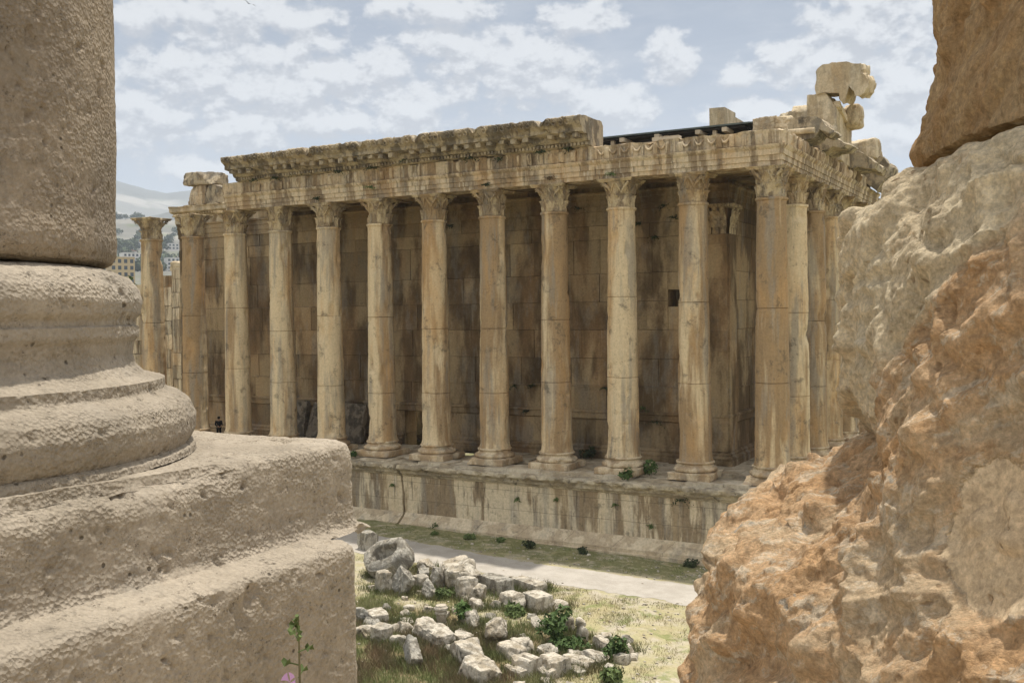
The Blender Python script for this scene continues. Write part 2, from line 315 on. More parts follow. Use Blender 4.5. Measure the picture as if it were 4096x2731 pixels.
M['stem'] = plain('plant_stem', (.16,.14,.07), .8)
M['petal'] = plain('mallow_petals', (.62,.36,.6), .6, .2)
M['farleaf'] = plain('distant_foliage', (.07,.09,.045), .85, .3, .2)
M['bark'] = plain('bark', (.16,.12,.08), .9)
M['sheet'] = plain('grey_green_metal_sheet', (.1,.12,.11), .5, .3, 1.5, (.07,.085,.08))
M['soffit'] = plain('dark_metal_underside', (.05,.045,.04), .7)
M['concrete'] = plain('beige_concrete', (.52,.44,.32), .85, .15, 2.)
M['cloth'] = plain('black_cloth', (.012,.012,.014), .9)
M['skin'] = plain('skin', (.42,.27,.19), .6)
M['hair'] = plain('dark_hair', (.02,.016,.012), .7)
M['housewhite'] = plain('white_render', (.62,.6,.56), .9, .1, .3)
M['houseyellow'] = plain('ochre_render', (.55,.42,.24), .9, .1, .3)
M['windowdark'] = plain('dark_window_glass', (.06,.07,.08), .3)
M['tile'] = plain('red_roof', (.42,.2,.14), .9)

def ground_mat():
    mt = bpy.data.materials.new('dry_meadow'); mt.use_nodes = True; T = NT(mt.node_tree); P = mt.node_tree.nodes['Principled BSDF']
    v = T.node('ShaderNodeTexCoord').outputs['Object']
    s = T.node('ShaderNodeSeparateXYZ'); T.put(s.inputs[0], v)
    col = T.mix(T.ramp(T.noise(v, .55, 8, .65, .3), .4, .6), (.42,.37,.28), (.35,.3,.17))
    col = T.mix(T.math('MULTIPLY', T.ramp(T.noise(v, 1.2, 8, .7, .2), .46, .6), .8), col, (.36,.325,.18))
    col = T.mix(T.math('MULTIPLY', T.ramp(T.noise(T.vmath('ADD', v, (9.,4.,0.)), .7, 8, .72, .2), .5, .62), .85), col, (.2,.215,.085))
    rb = T.math('MULTIPLY', T.ramp(T.math('ADD', s.outputs[0], T.math('MULTIPLY', T.noise(v, .9, 4), 3.)), 0., -3.), T.ramp(T.math('ADD', s.outputs[1], T.math('MULTIPLY', T.noise(v, .8, 4), 2.)), -14.5, -16.5))   # weedy strip among the stones
    rbc = T.mix(T.ramp(T.noise(v, 1.5, 6, .65), .4, .6), (.13,.135,.055), (.21,.155,.085))
    col = T.mix(T.math('MULTIPLY', rb, .88), col, rbc)
    sh = T.math('MULTIPLY', T.ramp(s.outputs[1], -6.6, -5.4), T.ramp(T.noise(v, 1.8, 8, .7), .38, .55)); col = T.mix(T.math('MULTIPLY', sh, .8), col, (.17,.17,.075))
    f = T.ramp(T.noise(v, 9, 8, .75), .25, .75, .7, 1.25, False); col = T.mix(1., col, T.val(f), 'MULTIPLY')
    bp = T.node('ShaderNodeBump'); bp.inputs['Strength'].default_value = .7; bp.inputs['Distance'].default_value = .06; T.put(bp.inputs['Height'], T.noise(v, 5, 9, .7))
    T.put(P.inputs['Base Color'], col); P.inputs['Roughness'].default_value = .95; P.inputs['Specular IOR Level'].default_value = .1; T.put(P.inputs['Normal'], bp.outputs[0]); return mt
def path_mat():
    mt = bpy.data.materials.new('pale_gravel'); mt.use_nodes = True; T = NT(mt.node_tree); P = mt.node_tree.nodes['Principled BSDF']
    v = T.node('ShaderNodeTexCoord').outputs['Object']
    col = T.mix(T.ramp(T.noise(v, .8, 8, .65), .35, .65), (.45,.41,.355), (.37,.335,.285))
    f = T.ramp(T.noise(v, 20, 8, .75), .25, .75, .74, 1.16, False); col = T.mix(1., col, T.val(f), 'MULTIPLY')
    bp = T.node('ShaderNodeBump'); bp.inputs['Strength'].default_value = .4; bp.inputs['Distance'].default_value = .02; T.put(bp.inputs['Height'], T.noise(v, 18, 7, .7))
    T.put(P.inputs['Base Color'], col); P.inputs['Roughness'].default_value = .95; P.inputs['Specular IOR Level'].default_value = .1; T.put(P.inputs['Normal'], bp.outputs[0]); return mt
def hill_mat():
    mt = bpy.data.materials.new('hill_scrub'); mt.use_nodes = True; T = NT(mt.node_tree); P = mt.node_tree.nodes['Principled BSDF']
    v = T.node('ShaderNodeTexCoord').outputs['Object']
    col = T.mix(T.ramp(T.noise(v, .004, 7, .6, .3), .42, .58), (.29,.27,.235), (.16,.155,.135))
    col = T.mix(T.math('MULTIPLY', T.ramp(T.noise(v, .011, 8, .7), .52, .64), .6), col, (.13,.15,.08))
    zs = T.node('ShaderNodeSeparateXYZ'); T.put(zs.inputs[0], v); zn = T.math('ADD', zs.outputs[2], T.math('MULTIPLY', T.math('SUBTRACT', T.noise(v, .002, 6, .6), .5), 160.))
    sc = T.math('ADD', T.math('MULTIPLY', T.ramp(zn, 235, 270), T.ramp(zn, 380, 430, 1., 0.)), T.ramp(zn, 540, 590)); col = T.mix(T.math('MULTIPLY', sc, .92), col, (.085,.085,.07))
    T.put(P.inputs['Base Color'], col); P.inputs['Roughness'].default_value = 1; P.inputs['Specular IOR Level'].default_value = 0; return mt
M['ground'] = ground_mat(); M['path'] = path_mat(); M['hill'] = hill_mat()

# ------------------------------------------------------------------ ground, path, hills
def gz(x, y):
    x = np.asarray(x, float); y = np.asarray(y, float)
    base = -4.2-np.clip(x+4, -20, 8)*.0187
    P = np.stack([x, y, x*0], -1)
    near = np.clip(1-np.maximum(np.abs(x+10)-25, 0)/10, 0, 1)*np.clip(1-np.maximum(np.abs(y+16)-14, 0)/10, 0, 1)
    onpath = sstep(np.abs(y+8), 1.6, 2.6)
    return base+near*onpath*(fbm(P, .35, 3)*.07+fbm(P, 1.6, 2)*.02)
def axis_pts(a, b, step, far):
    mid = np.arange(a, b+1e-6, step); g = []; d = step*2; x = b
    while x < far: x += d; d *= 1.45; g.append(x)
    h = []; d = step*2; x = a
    while x > -far: x -= d; d *= 1.45; h.append(x)
    return np.array(h[::-1]+list(mid)+g)
gx = axis_pts(-34, 10, .3, 9000); gy = axis_pts(-32, -2, .3, 9000)
X, Y = np.meshgrid(gx, gy); G = np.stack([X, Y, gz(X, Y)], -1)
tag(MB().grid(G).build('ground', M['ground'], smooth=60), kind='structure')
xs = np.arange(-70, 40, .2); rows = []
far_e = -6.35+.2*fbm(np.stack([xs, xs*0, xs*0], -1), .5, 3)+.2*fbm(np.stack([xs, xs*0+5, xs*0], -1), 1.7, 3)+np.interp(xs, [-26, -20, -12, -2, 5], [.8, .45, -.35, -.05, 0])
near_e = -9.75+.2*fbm(np.stack([xs, xs*0+9, xs*0], -1), .4, 3)+.28*fbm(np.stack([xs, xs*0+3, xs*0], -1), 1.4, 3)
for t in np.linspace(0, 1, 12):
    y = near_e+(far_e-near_e)*t; rows.append(np.stack([xs, y, gz(xs, y)+.012+.02*math.sin(math.pi*t)], -1))
tag(MB().grid(np.array(rows)).build('gravel_path', M['path'], smooth=60), kind='structure')

def hz(az, d):   # height of the hills by azimuth (degrees) and distance
    tab = np.array([(200,-6),(600,27),(1000,49),(1500,115),(2000,184),(2250,190),(2700,150),(3300,300),(3800,368),(4300,335),(5000,560),(5600,702),(6400,640),(8000,300)])
    h = np.interp(d, tab[:,0], tab[:,1])
    ridge_ = np.interp(az, [-90,-56,-51,-49.4,-48.4,-47.4,-44,-30], [1.05,1.1,1.03,.97,.955,.975,1.0,.9])
    mid = np.interp(az, [-90,-50.9,-49.6,-47.4,-44,-30], [1,1.01,.99,1.09,1.1,1])
    h = np.where(d > 4400, h*ridge_, np.where(d > 2900, h*mid, h))
    h = h*np.interp(az, [-100,-80,-40,-24,0,40,95], [.5,1,1,.25,.25,.4,.3])
    a = np.radians(az); P = np.stack([np.sin(a)*d, np.cos(a)*d, a*0], -1)
    return h+fbm(P, .0022, 4)*np.clip(d/80, 2, 22)
AZ = np.concatenate([np.arange(-100, -54, 1.), np.arange(-54, -44, .12), np.arange(-44, 96, 1.5)]); DD = np.concatenate([np.arange(200, 2400, 40), np.arange(2400, 8100, 110)])
A2, D2 = np.meshgrid(AZ, DD); Hh = np.stack([CAM[0]+np.sin(np.radians(A2))*D2, CAM[1]+np.cos(np.radians(A2))*D2, hz(A2, D2)], -1)
tag(MB().grid(Hh).build('hills', M['hill'], smooth=60), kind='structure')

# ------------------------------------------------------------------ temple
SP, SP2 = 4.3993, 4.5151
temple = empty('ruined_temple', (-26, 16, -4.2)); tag(temple, 'long ruined ochre stone temple with a row of tall columns on a high podium', 'temple')
temple_inv = Matrix.Translation((26, -16, 4.2))
def part(mb, name, mat, parent=temple, smooth=None, label=None, fixn=False):
    o = mb.build(name, mat, None, smooth, fixn)
    o.parent = parent
    if parent is temple: o.matrix_parent_inverse = temple_inv
    if label: o['label'] = label
    return o

# podium: profile swept round a rectangle
def rect_sweep(prof, x0, x1, y0, y1, sx_, sy_):
    """prof rows (offset outward, z); sx_, sy_ = samples 0..1 along the four sides"""
    rows = []
    for o, z in prof:
        a, b, c, d = x0-o, x1+o, y0-o, y1+o
        s1 = [(a+(b-a)*t, c, z) for t in sx_[:-1]]; s2 = [(b, c+(d-c)*t, z) for t in sy_[:-1]]
        s3 = [(b-(b-a)*t, d, z) for t in sy_[:-1]]; s4 = [(a, d-(d-c)*t, z) for t in sy_[:-1]]
        rows.append(s1+s2+s3+s4)
    return np.array(rows)
PX0, PX1, PY0, PY1 = -55., 0., 0., 7*SP2
xw = np.unique(np.concatenate([np.arange(-57.5, -38, 1.), np.arange(-38, 2.5, .12), np.arange(-24.2, -23., .03), [2.5]]))
sxs = (xw-xw[0])/(xw[-1]-xw[0]); sys_ = np.linspace(0, 1, 120)
prof = resample([(-3, -.03), (1.6, -.03), (2.38, -.05), (2.48, -.1), (2.5, -.26), (2.4, -.36), (2.2, -.42), (2.12, -.5), (2.1, -.62), (1.92, -.7), (1.84, -.82), (1.78, -.86), (1.76, -3.2), (1.84, -3.24), (1.9, -3.36), (2.06, -3.5), (2.22, -3.7), (2.28, -3.78), (2.36, -3.8), (2.36, -4.0), (2.5, -4.02), (2.5, -5.0)], .14)
Pd = rect_sweep(prof, PX0, PX1, PY0, PY1, sxs, sys_)
N = normals(Pd); Q = Pd.copy()
lipw = np.exp(-((Pd[..., 2]+.3)/.3)**2)
d = fbm(Pd, .5, 3)*.03+fbm(Pd, 2.2, 3)*(.015+.06*lipw)-np.maximum(fbm(Pd, 1.3, 4)-.1, 0)*.32*lipw+fbm(Pd, 7, 2)*(.006+.04*lipw)
d = np.where(Pd[..., 2] > -.04, d*.3, d)
Q += (N if N[len(prof)//2, 40, 1] < 0 else -N)*d[..., None]
xc = np.interp(Pd[..., 2], [-4.35,-4.07,-3.44,-2.2,-.96,-.24,0], [-23.74,-23.55,-23.41,-23.45,-23.56,-23.6,-23.62])+.03*pn(Pd*3)
front = (Pd[..., 1] < 0)
cw = np.where(Pd[..., 2] > -.7, .1, .065)
Q[..., 1] += np.where(front & (np.abs(Pd[..., 0]-xc) < cw) & (Pd[..., 1] < -1.5), .6, 0)
kl = int((prof[:, 1] > -.83).sum())
kf = int((prof[:, 1] > -3.22).sum())
part(MB().grid(Q[kl-1:kf], True), 'podium', M['podium'], smooth=40)
part(MB().grid(Q[kf-1:], True), 'podium_foot', M['podfoot'], smooth=40)
part(MB().grid(Q[:kl], True), 'podium_cornice', M['lip'], smooth=40)
mb = MB(); rng = random.Random(3)   # paving
y = -1.55
for yrow, dep in ((-1.75, 1.6), (-.1, 1.7), (1.65, 1.75), (3.45, 1.5)):
    x = -54.
    while x < 1.6:
        L = rng.uniform(1.3, 2.6); e = rng.uniform(-.18, .12) if yrow < -1 else 0; z = .03+rng.uniform(-.05, .07)
        if rng.random() > .12: mb.box((x+.01, yrow+e, -.2), (min(x+L-.01, 1.7), yrow+dep, z+.06), rng.uniform(.3, .7), jit=.015)
        x += L
for k in range(18):
    yy = 5+k*1.5
    for xx in (-3.9, -2.1, -.3): mb.box((xx, yy, -.2), (xx+1.75, yy+1.47, .06+rng.uniform(-.03, .05)), rng.uniform(.3, .7), jit=.015)
part(mb, 'paving', M['floor'])

# columns ---------------------------------------------------------
def shaft_mesh(seed, z0=1.05, z1=15.6, n=60, damage=1.):
    rs = np.random.RandomState(seed); S = circle(n)
    j1 = z0+rs.uniform(3.2, 5.6); j2 = j1+rs.uniform(3.6, 5.2)
    pts = [(1.02, z0), (1.02, z0+.08), (.965, z0+.25)]
    for z in np.arange(z0+.4, z1-.45, .13):
        t = (z-z0)/(z1-z0); pts.append((.945-.165*t**1.3, z))
    pts += [(.782, z1-.3), (.8, z1-.16), (.855, z1-.14), (.875, z1-.07), (.855, z1-.005), (.8, z1)]
    for j in (j1, j2):
        k = min(range(3, len(pts)-6), key=lambda i: abs(pts[i][1]-j)); r_, z_ = pts[k]; pts[k] = (r_-.06, z_); pts.insert(k, (r_, z_-.025)); pts.insert(k+2, (r_, z_+.025))
    prof = np.array(pts); P = lathe(prof, n)
    jt = (P[..., 2] > j1)*rs.uniform(-.02, .02)+(P[..., 2] > j2)*rs.uniform(-.02, .02)
    P[..., 0] += jt; off = seed*13.7
    d = fbm(P+off, .5, 3)*.02+fbm(P+off, 2.5, 3)*.014-np.maximum(fbm((P+off)*np.array([1, 1, .45]), .9, 4)-.36, 0)*.34*damage
    for _ in range(rs.randint(7, 16)):
        a = rs.uniform(0, 6.28); z = z0+rs.uniform(.6, 8.5); c = np.array([math.cos(a)*.95, math.sin(a)*.95, z]); rr = rs.uniform(.07, .13)
        d -= .12*np.exp(-(np.linalg.norm(P-c, axis=2)/rr)**2)
    Q = P.copy(); Q[..., :2] += S[None]*d[..., None]; return MB().grid(Q, True, True, True)
def base_mesh(seed, zb=.12):
    rs = np.random.RandomState(seed+50); mb = MB()
    sq = []
    for k in range(4):
        a = math.pi/4+k*math.pi/2; b = a+math.pi/2
        for t in np.linspace(0, 1, 12, endpoint=False): sq.append((math.cos(a)*(1-t)+math.cos(b)*t, math.sin(a)*(1-t)+math.sin(b)*t))
    sq = np.array(sq)*math.sqrt(2); h = 1.29
    P = lathe(resample([(.9, zb), (h-.02, zb), (h, zb+.04), (h, zb+.36), (h-.05, zb+.4), (.9, zb+.41)], .12), 48, shape=sq)
    d = fbm(P+seed*5.1, .8, 3)*.05+fbm(P+seed, 4, 2)*.02-np.maximum(fbm(P+seed*3.3, .7, 2)-.25, 0)*.5
    P[..., :2] *= (1+d*.8)[..., None]; mb.grid(P, True, True, True)
    arc = lambda c, r, zc, a0, a1, k: [(c+r*math.cos(q), zc+r*math.sin(q)) for q in np.linspace(a0, a1, k)]
    z = zb+.41
    pr = [(.9, z)]+arc(1.13, .135, z+.135, -1.57, 1.57, 7)+[(1.1, z+.28), (1.07, z+.3), (1.02, z+.36), (1.01, z+.41), (1.04, z+.45), (1.07, z+.46)]+arc(1.04, .06, z+.525, -1.4, 1.57, 5)+[(.9, z+.6)]
    P = lathe(np.array(pr), 56); d = fbm(P+seed*2.2, 1.5, 3)*.025-np.maximum(fbm(P+seed*4.4, .9, 3)-.3, 0)*.3
    P[..., :2] *= (1+d)[..., None]; mb.grid(P, True, True, True); return mb
def leaf(mb, ang, r0, z0, h, w, curl, n=8):
    rows_f, rows_b = [], []; ca, sa = math.cos(ang), math.sin(ang)
    for i in range(n+1):
        t = i/n; bend = max(0, (t-.55)/.45)
        rr = r0+.04+.05*t+curl*bend**1.6; zz = z0+h*(t if t < .78 else .78+.22*math.sin((t-.78)/.22*2.2)/1.2)
        ww = w*(1-.45*t**2)*(1+.16*math.sin(t*17))*(.35+.65*math.sqrt(max(0, 1-t**6)))
        f, b = [], []
        for s_ in (-1, -.55, -.15, 0, .15, .55, 1):
            q = rr-.09*s_*s_+(.035 if abs(s_) < .1 else (-.02 if abs(s_) < .2 else .02*math.cos(s_*9)))
            y_ = s_*ww/2
            f.append((ca*q-sa*y_, sa*q+ca*y_, zz)); q -= .07; b.append((ca*q-sa*y_, sa*q+ca*y_, zz-.02))
        rows_f.append(f); rows_b.append(b)
    F, B = np.array(rows_f), np.array(rows_b)
    mb.grid(F); mb.grid(B[:, ::-1]); mb.grid(np.stack([F[:, 0], B[:, 0]], 1)); mb.grid(np.stack([B[:, -1], F[:, -1]], 1)); mb.grid(np.stack([F[-1], B[-1]], 0))
def capital_mesh(seed, z0=15.6, z1=17.25, broken=0.):
    rs = np.random.RandomState(seed+99); mb = MB(); H = z1-z0
    mb.grid(lathe(np.array([(.72, z0), (.71, z0+.45*H), (.78, z0+.68*H), (.92, z0+.84*H), (.96, z1-.2)]), 28), True, True, True)
    off = rs.uniform(0, .2)
    for k in range(8): leaf(mb, k*math.pi/4, .75, z0+.02, .42*H, .52, .15)
    for k in range(8): leaf(mb, k*math.pi/4+math.pi/8, .71, z0+.2*H, .5*H, .44, .18)
    for k in range(16): leaf(mb, k*math.pi/8+.2, .76, z0+.47*H, .34*H, .24, .14)
    for k in range(4):
        a = math.pi/4+k*math.pi/2
        if rs.random() < .2+broken: continue
        for s_ in (-1, 1):
            pts = []
            for t in np.linspace(0, 1, 7):
                aa = a+s_*.42*(1-t)**1.3; rr = .8+.36*t**1.7; pts.append((math.cos(aa)*rr, math.sin(aa)*rr, z0+H*(.5+.36*t**.8)))
            mb.tube(pts, [.05, .06, .07, .08, .085, .09, .07], 6)
            c = Vector((math.cos(a)*1.14, math.sin(a)*1.14, z0+H*.81)); t_ = Vector((-math.sin(a), math.cos(a), 0))*s_*.09
            q = [c+t_+Vector((math.cos(a)*math.cos(v)*.1, math.sin(a)*math.cos(v)*.1, math.sin(v)*.1)) for v in np.linspace(0, 5.5, 9)]
            mb.tube(q, [.05-.004*i for i in range(9)], 5)
        b = k*math.pi/2
        for s_ in (-1, 1):
            q = [(math.cos(b+s_*(.34-.26*t))*(.82+.16*t), math.sin(b+s_*(.34-.26*t))*(.82+.16*t), z0+H*(.55+.27*t)) for t in np.linspace(0, 1, 5)]
            mb.tube(q, [.045, .05, .055, .06, .045], 5)
    pts = []
    for k in range(4):
        a0 = k*math.pi/2
        for t in np.linspace(-1, 1, 11)[:-1]:
            x_ = .92+.14*abs(t)**2.2; y_ = 1.04*t; pts.append((math.cos(a0)*x_-math.sin(a0)*y_, math.sin(a0)*x_+math.cos(a0)*y_))
    pr = np.array([(.93, z1-.2), (.97, z1-.18), (.98, z1-.12), (1.03, z1-.09), (1.05, z1-.02), (1.0, z1)])
    P = lathe(pr, 0, shape=np.array(pts)); mb.grid(P, True, True, True)
    for i, V in enumerate(mb.V):
        d = fbm(V+seed*3.1, 1.1, 3); k = np.maximum(d-.3+broken*.35, 0)*(.35+broken*.6)
        c = V.copy(); c[:, :2] *= (1-np.clip(k, 0, .28))[:, None]; c += (fbm(V+seed, 6, 2)*.018)[:, None]
        mb.V[i] = c
    return mb
col_lab = {0: 'corner column with a pale smooth lower drum', 1: 'column with grey black lichen on its lower left side', 2: 'pale grey mottled column with a leafy projecting capital'}
cols = [(-i*SP, 0, 100+i) for i in range(10)]+[(0, i*SP2, 200+i) for i in range(1, 8)]
for i, (x, y, sd_) in enumerate(cols):
    o = part(shaft_mesh(sd_), 'column', M['shaft'], smooth=40, label=col_lab.get(i))
    o.matrix_parent_inverse = Matrix(); o.location = Vector((x+26, y-16, 4.2))
    b = base_mesh(sd_).build('base', M['base'], o, 40); cpt = capital_mesh(sd_, broken=[.2, .45, .1, .25, .15, .1, .2, .15, .2, .2][i % 10]).build('capital', M['capital'], o, 50, fixn=True)
    o.rotation_euler.z = 0 if i else .0
def free_column(x, y, seed, label, ztop, broken, cap_dz=0):
    t = empty('standing_column', (x, y, 0), label, 'column', 'standing columns without a lintel at the far end')
    shaft_mesh(seed, damage=1.2).build('shaft', M['shaft'], t, 40); base_mesh(seed).build('base', M['base'], t, 40)
    capital_mesh(seed, broken=broken).build('capital', M['capital'], t, 50, fixn=True); return t
free_column(-10*SP, 0, 311, 'standing column with a cracked cut down capital beside the cella wall end', 17, .4)
free_column(-11*SP-.1, 0, 322, 'solitary weathered column farthest left against the hazy hills', 17, .35)

# entablature ------------------------------------------------------
def ell(prof, xl, yend, step=.14, x_from=None, only=None):
    """closed profile (offset outward from the column line, z) swept along the north front and the west side, mitred"""
    xs_ = np.arange(xl, -.6, step); ys_ = np.arange(.6, yend, step); rows = []
    for o, z in prof:
        r_ = []
        if only != 'west': r_ += [(x_, -o, z) for x_ in xs_]
        if only is None: r_ += [(-.3+(o+.3)*t, -o, z) for t in (0., .5)]+[(o, -o, z)]+[(o, -o+(o+.3)*t, z) for t in (.5, 1.)]
        if only != 'north': r_ += [(o, y_, z) for y_ in ys_]
        rows.append(r_)
    return np.array(rows)
def sweep_part(name, prof, mat, xl, yend, amp=1., only=None, edit=None, ds=.13, step=.14, smooth=35, label=None, extra=None):
    pr = resample(prof+[prof[0]], ds)[:-1]; P = ell(pr, xl, yend, step, only=only)
    if edit is not None: P = edit(P)
    G_ = np.transpose(P, (1, 0, 2))                     # rows along the sweep, wrap round the profile
    N_ = normals(G_, True)
    cen = G_.mean(1, keepdims=True); sgn = np.sign(((G_-cen)*N_).sum(2).mean()); N_ = N_*sgn
    d_ = fbm(G_, .6, 3)*.02*amp+fbm(G_, 2.6, 3)*.016*amp-np.maximum(fbm(G_+31, 1.2, 4)-.32, 0)*.22*amp+fbm(G_, 7, 2)*.008*amp
    mb = MB().grid(G_+N_*d_[..., None], True, True, True)
    if extra: extra(mb)
    return part(mb, name, mat, smooth=smooth, label=label)
ARCH = [(-.78, 17.26), (.76, 17.26), (.77, 17.5), (.835, 17.51), (.84, 17.8), (.905, 17.81), (.91, 18.1), (.94, 18.13), (1.0, 18.2), (1.06, 18.3), (1.06, 18.36), (-.78, 18.36)]
sweep_part('architrave', ARCH, M['ent'], -39.7, 27., amp=.55, ds=.09)
def frieze_extra(mb):
    rs = np.random.RandomState(5)
    def console(x_, y_, ax, s_):
        # a worn upright block that leans out towards the top
        h_ = rs.uniform(.5, .74); w_ = rs.uniform(.13, .19); dp = rs.uniform(.07, .24)*s_
        pr = np.array([(-w_, 0), (-w_*.9, .6), (-w_*.4, 1), (w_*.4, 1), (w_*.9, .6), (w_, 0)]); rows = []
        for t in np.linspace(0, 1, 6):
            zz = 18.38+.03+h_*t; k = dp*(.45+.55*math.sin(min(t*1.5, 1.)*1.57))*(1 if t < .95 else .6)
            rows.append([((x_+a, y_-b*k-.0, zz) if ax == 'x' else (y_+b*k, x_+a, zz)) for a, b in pr])
        mb.grid(np.array(rows), False, False, True)
    x_ = -39.4
    while x_ < .7:
        pos = x_+rs.uniform(-.06, .06)
        if rs.random() < .8: console(pos, -.83, 'x', 1.2 if x_ < -9.5 else .75)
        if x_ > -10.2 and x_ < -2.5 and rs.random() < .85:
            pts = [(x_+.12+.5*t, -.9-.03*math.sin(t*3.14), 18.95-.27*math.sin(t*3.14)) for t in np.linspace(0, 1, 8)]
            mb.tube(pts, [.04, .055, .065, .075, .075, .065, .055, .04], 6)
        x_ += .735
    y_ = .2
    while y_ < 20:
        if rs.random() < .85: console(y_, .83, 'y', 1.7)
        y_ += .735
def frieze_edit(P):
    # broken top edge, ragged on the west side
    x, y, z = P[..., 0], P[..., 1], P[..., 2]
    top = sstep(z, 18.8, 19.2); rag = np.abs(fbm(np.stack([x, y, x*0], -1), .8, 3))
    cut = np.where((x > .5) & (y > 1.5), rag*.5, np.where(x > -9.4, rag*.16, 0))
    P[..., 2] = z-top*np.clip(cut, 0, .6); return P
FRI = [(-.76, 18.365), (.8, 18.365), (.84, 18.5), (.84, 19.02), (.88, 19.12), (.88, 19.2), (-.76, 19.2)]
sweep_part('frieze', FRI, M['ent'], -39.95, 24., edit=frieze_edit, extra=frieze_extra, amp=1.2)
NOTCH = [-30.44, -26.0, -21.66, -17.35, -12.82]
def corn_edit(P):
    x, z = P[..., 0], P[..., 2]
    lim = np.full_like(z, 99.)
    for k, n_ in enumerate(NOTCH): lim = np.minimum(lim, 20.28+.1*(k % 2)+np.abs(x-n_)*1.35)
    lim = np.minimum(lim, 20.85+.06*pn(np.stack([x*.5, x*0, x*0], -1)))
    P[..., 2] = np.minimum(z, lim); return P
CORN = [(-.72, 19.205), (.93, 19.205), (1.0, 19.24), (1.12, 19.26), (1.12, 19.46), (1.3, 19.48), (1.36, 19.52), (1.44, 19.62), (1.46, 19.84), (2.1, 19.88), (2.22, 19.9), (2.24, 20.12), (2.3, 20.16), (2.36, 20.24), (2.5, 20.4), (2.6, 20.6), (2.6, 20.74), (2.52, 20.8), (.7, 20.92), (-.5, 20.86), (-.72, 20.6)]
def corn_extra(mb):
    rs = np.random.RandomState(9); x_ = -38.2
    while x_ < -10.4:
        if rs.random() < .92: mb.box((x_, -1.27, 19.275), (x_+.15, -1.11, 19.45), rs.uniform(.4, .8), jit=.012)
        x_ += .245
    x_ = -38.0
    while x_ < -10.7:
        if rs.random() < .9: mb.box((x_, -2.05, 19.64+rs.uniform(-.04, .05)), (x_+.34, -1.42, 19.89), rs.uniform(.35, .7), jit=.03, taper=-.05)
        x_ += .82
    # acanthus scrolls carved on the gutter face
    x_ = -38.1; k = 0
    while x_ < -10.6:
        if all(abs(x_-n_) > .38 for n_ in NOTCH) and rs.random() < .9:
            sg = 1 if k % 2 else -1; c0 = np.array([x_, 0, 20.47]); pts = []
            for t in np.linspace(0, 1, 11):
                a = sg*(t*7.2)+1.57; r_ = .2*(1-.72*t); zz = c0[2]+math.sin(a)*r_; pts.append((x_+math.cos(a)*r_, -2.42-.62*(zz-20.3)-.075, zz))
            mb.tube(pts, [.035+.025*(1-t) for t in np.linspace(0, 1, 11)], 5)
        x_ += .43; k += 1
def corn_shift(P): return corn_edit(P)
pr = resample(CORN+[CORN[0]], .11)[:-1]
xs_ = np.arange(-38.35, -10.2, .1); Pc = np.array([[(x_, -o, z) for x_ in xs_] for o, z in pr]); Pc = corn_edit(Pc)
# ragged ends: the corona breaks off a little later than the bed moulding
ends = (Pc[..., 1] < -1.5); Pc[..., 0] = np.where(ends, Pc[..., 0], np.maximum(Pc[..., 0], -38.3))
G_ = np.transpose(Pc, (1, 0, 2)); N_ = normals(G_, True); N_ *= np.sign(((G_-G_.mean(1, keepdims=True))*N_).sum(2).mean())
lip = sstep(-G_[..., 1], 1.9, 2.2)
d_ = fbm(G_, .5, 3)*.03+fbm(G_, 2.4, 3)*.025+ridge(G_, 3.2, 2)*.05*lip*sstep(G_[..., 2], 20.1, 20.3)-np.maximum(fbm(G_+31, 1.0, 4)-.1, 0)*.42*lip*sstep(-G_[..., 2], -20.5, -20.1)-np.maximum(fbm(G_+31, .9, 4)-.25, 0)*.25*lip+fbm(G_, 8, 2)*.014-lip*.05
mb = MB().grid(G_+N_*d_[..., None], True, True, True); corn_extra(mb); part(mb, 'cornice', M['cornice'], smooth=40)
# ceiling slabs of the colonnade
mb = MB(); x = -39.6; rng = random.Random(8)
while x < -1.:
    L = min(rng.uniform(1.6, 2.6), .7-x); mb.box((x+.012, .72, 17.55+rng.uniform(-.06, .06)), (x+L-.012, 5.3, 18.2), rng.uniform(.1, .5)); x += L
y = 5.35
while y < 31:
    L = rng.uniform(1.6, 2.6); mb.box((-4.4, y+.012, 17.55+rng.uniform(-.06, .06)), (.7, y+L-.012, 18.2), rng.uniform(.1, .5)); y += L
part(mb, 'ceiling', M['wall'])

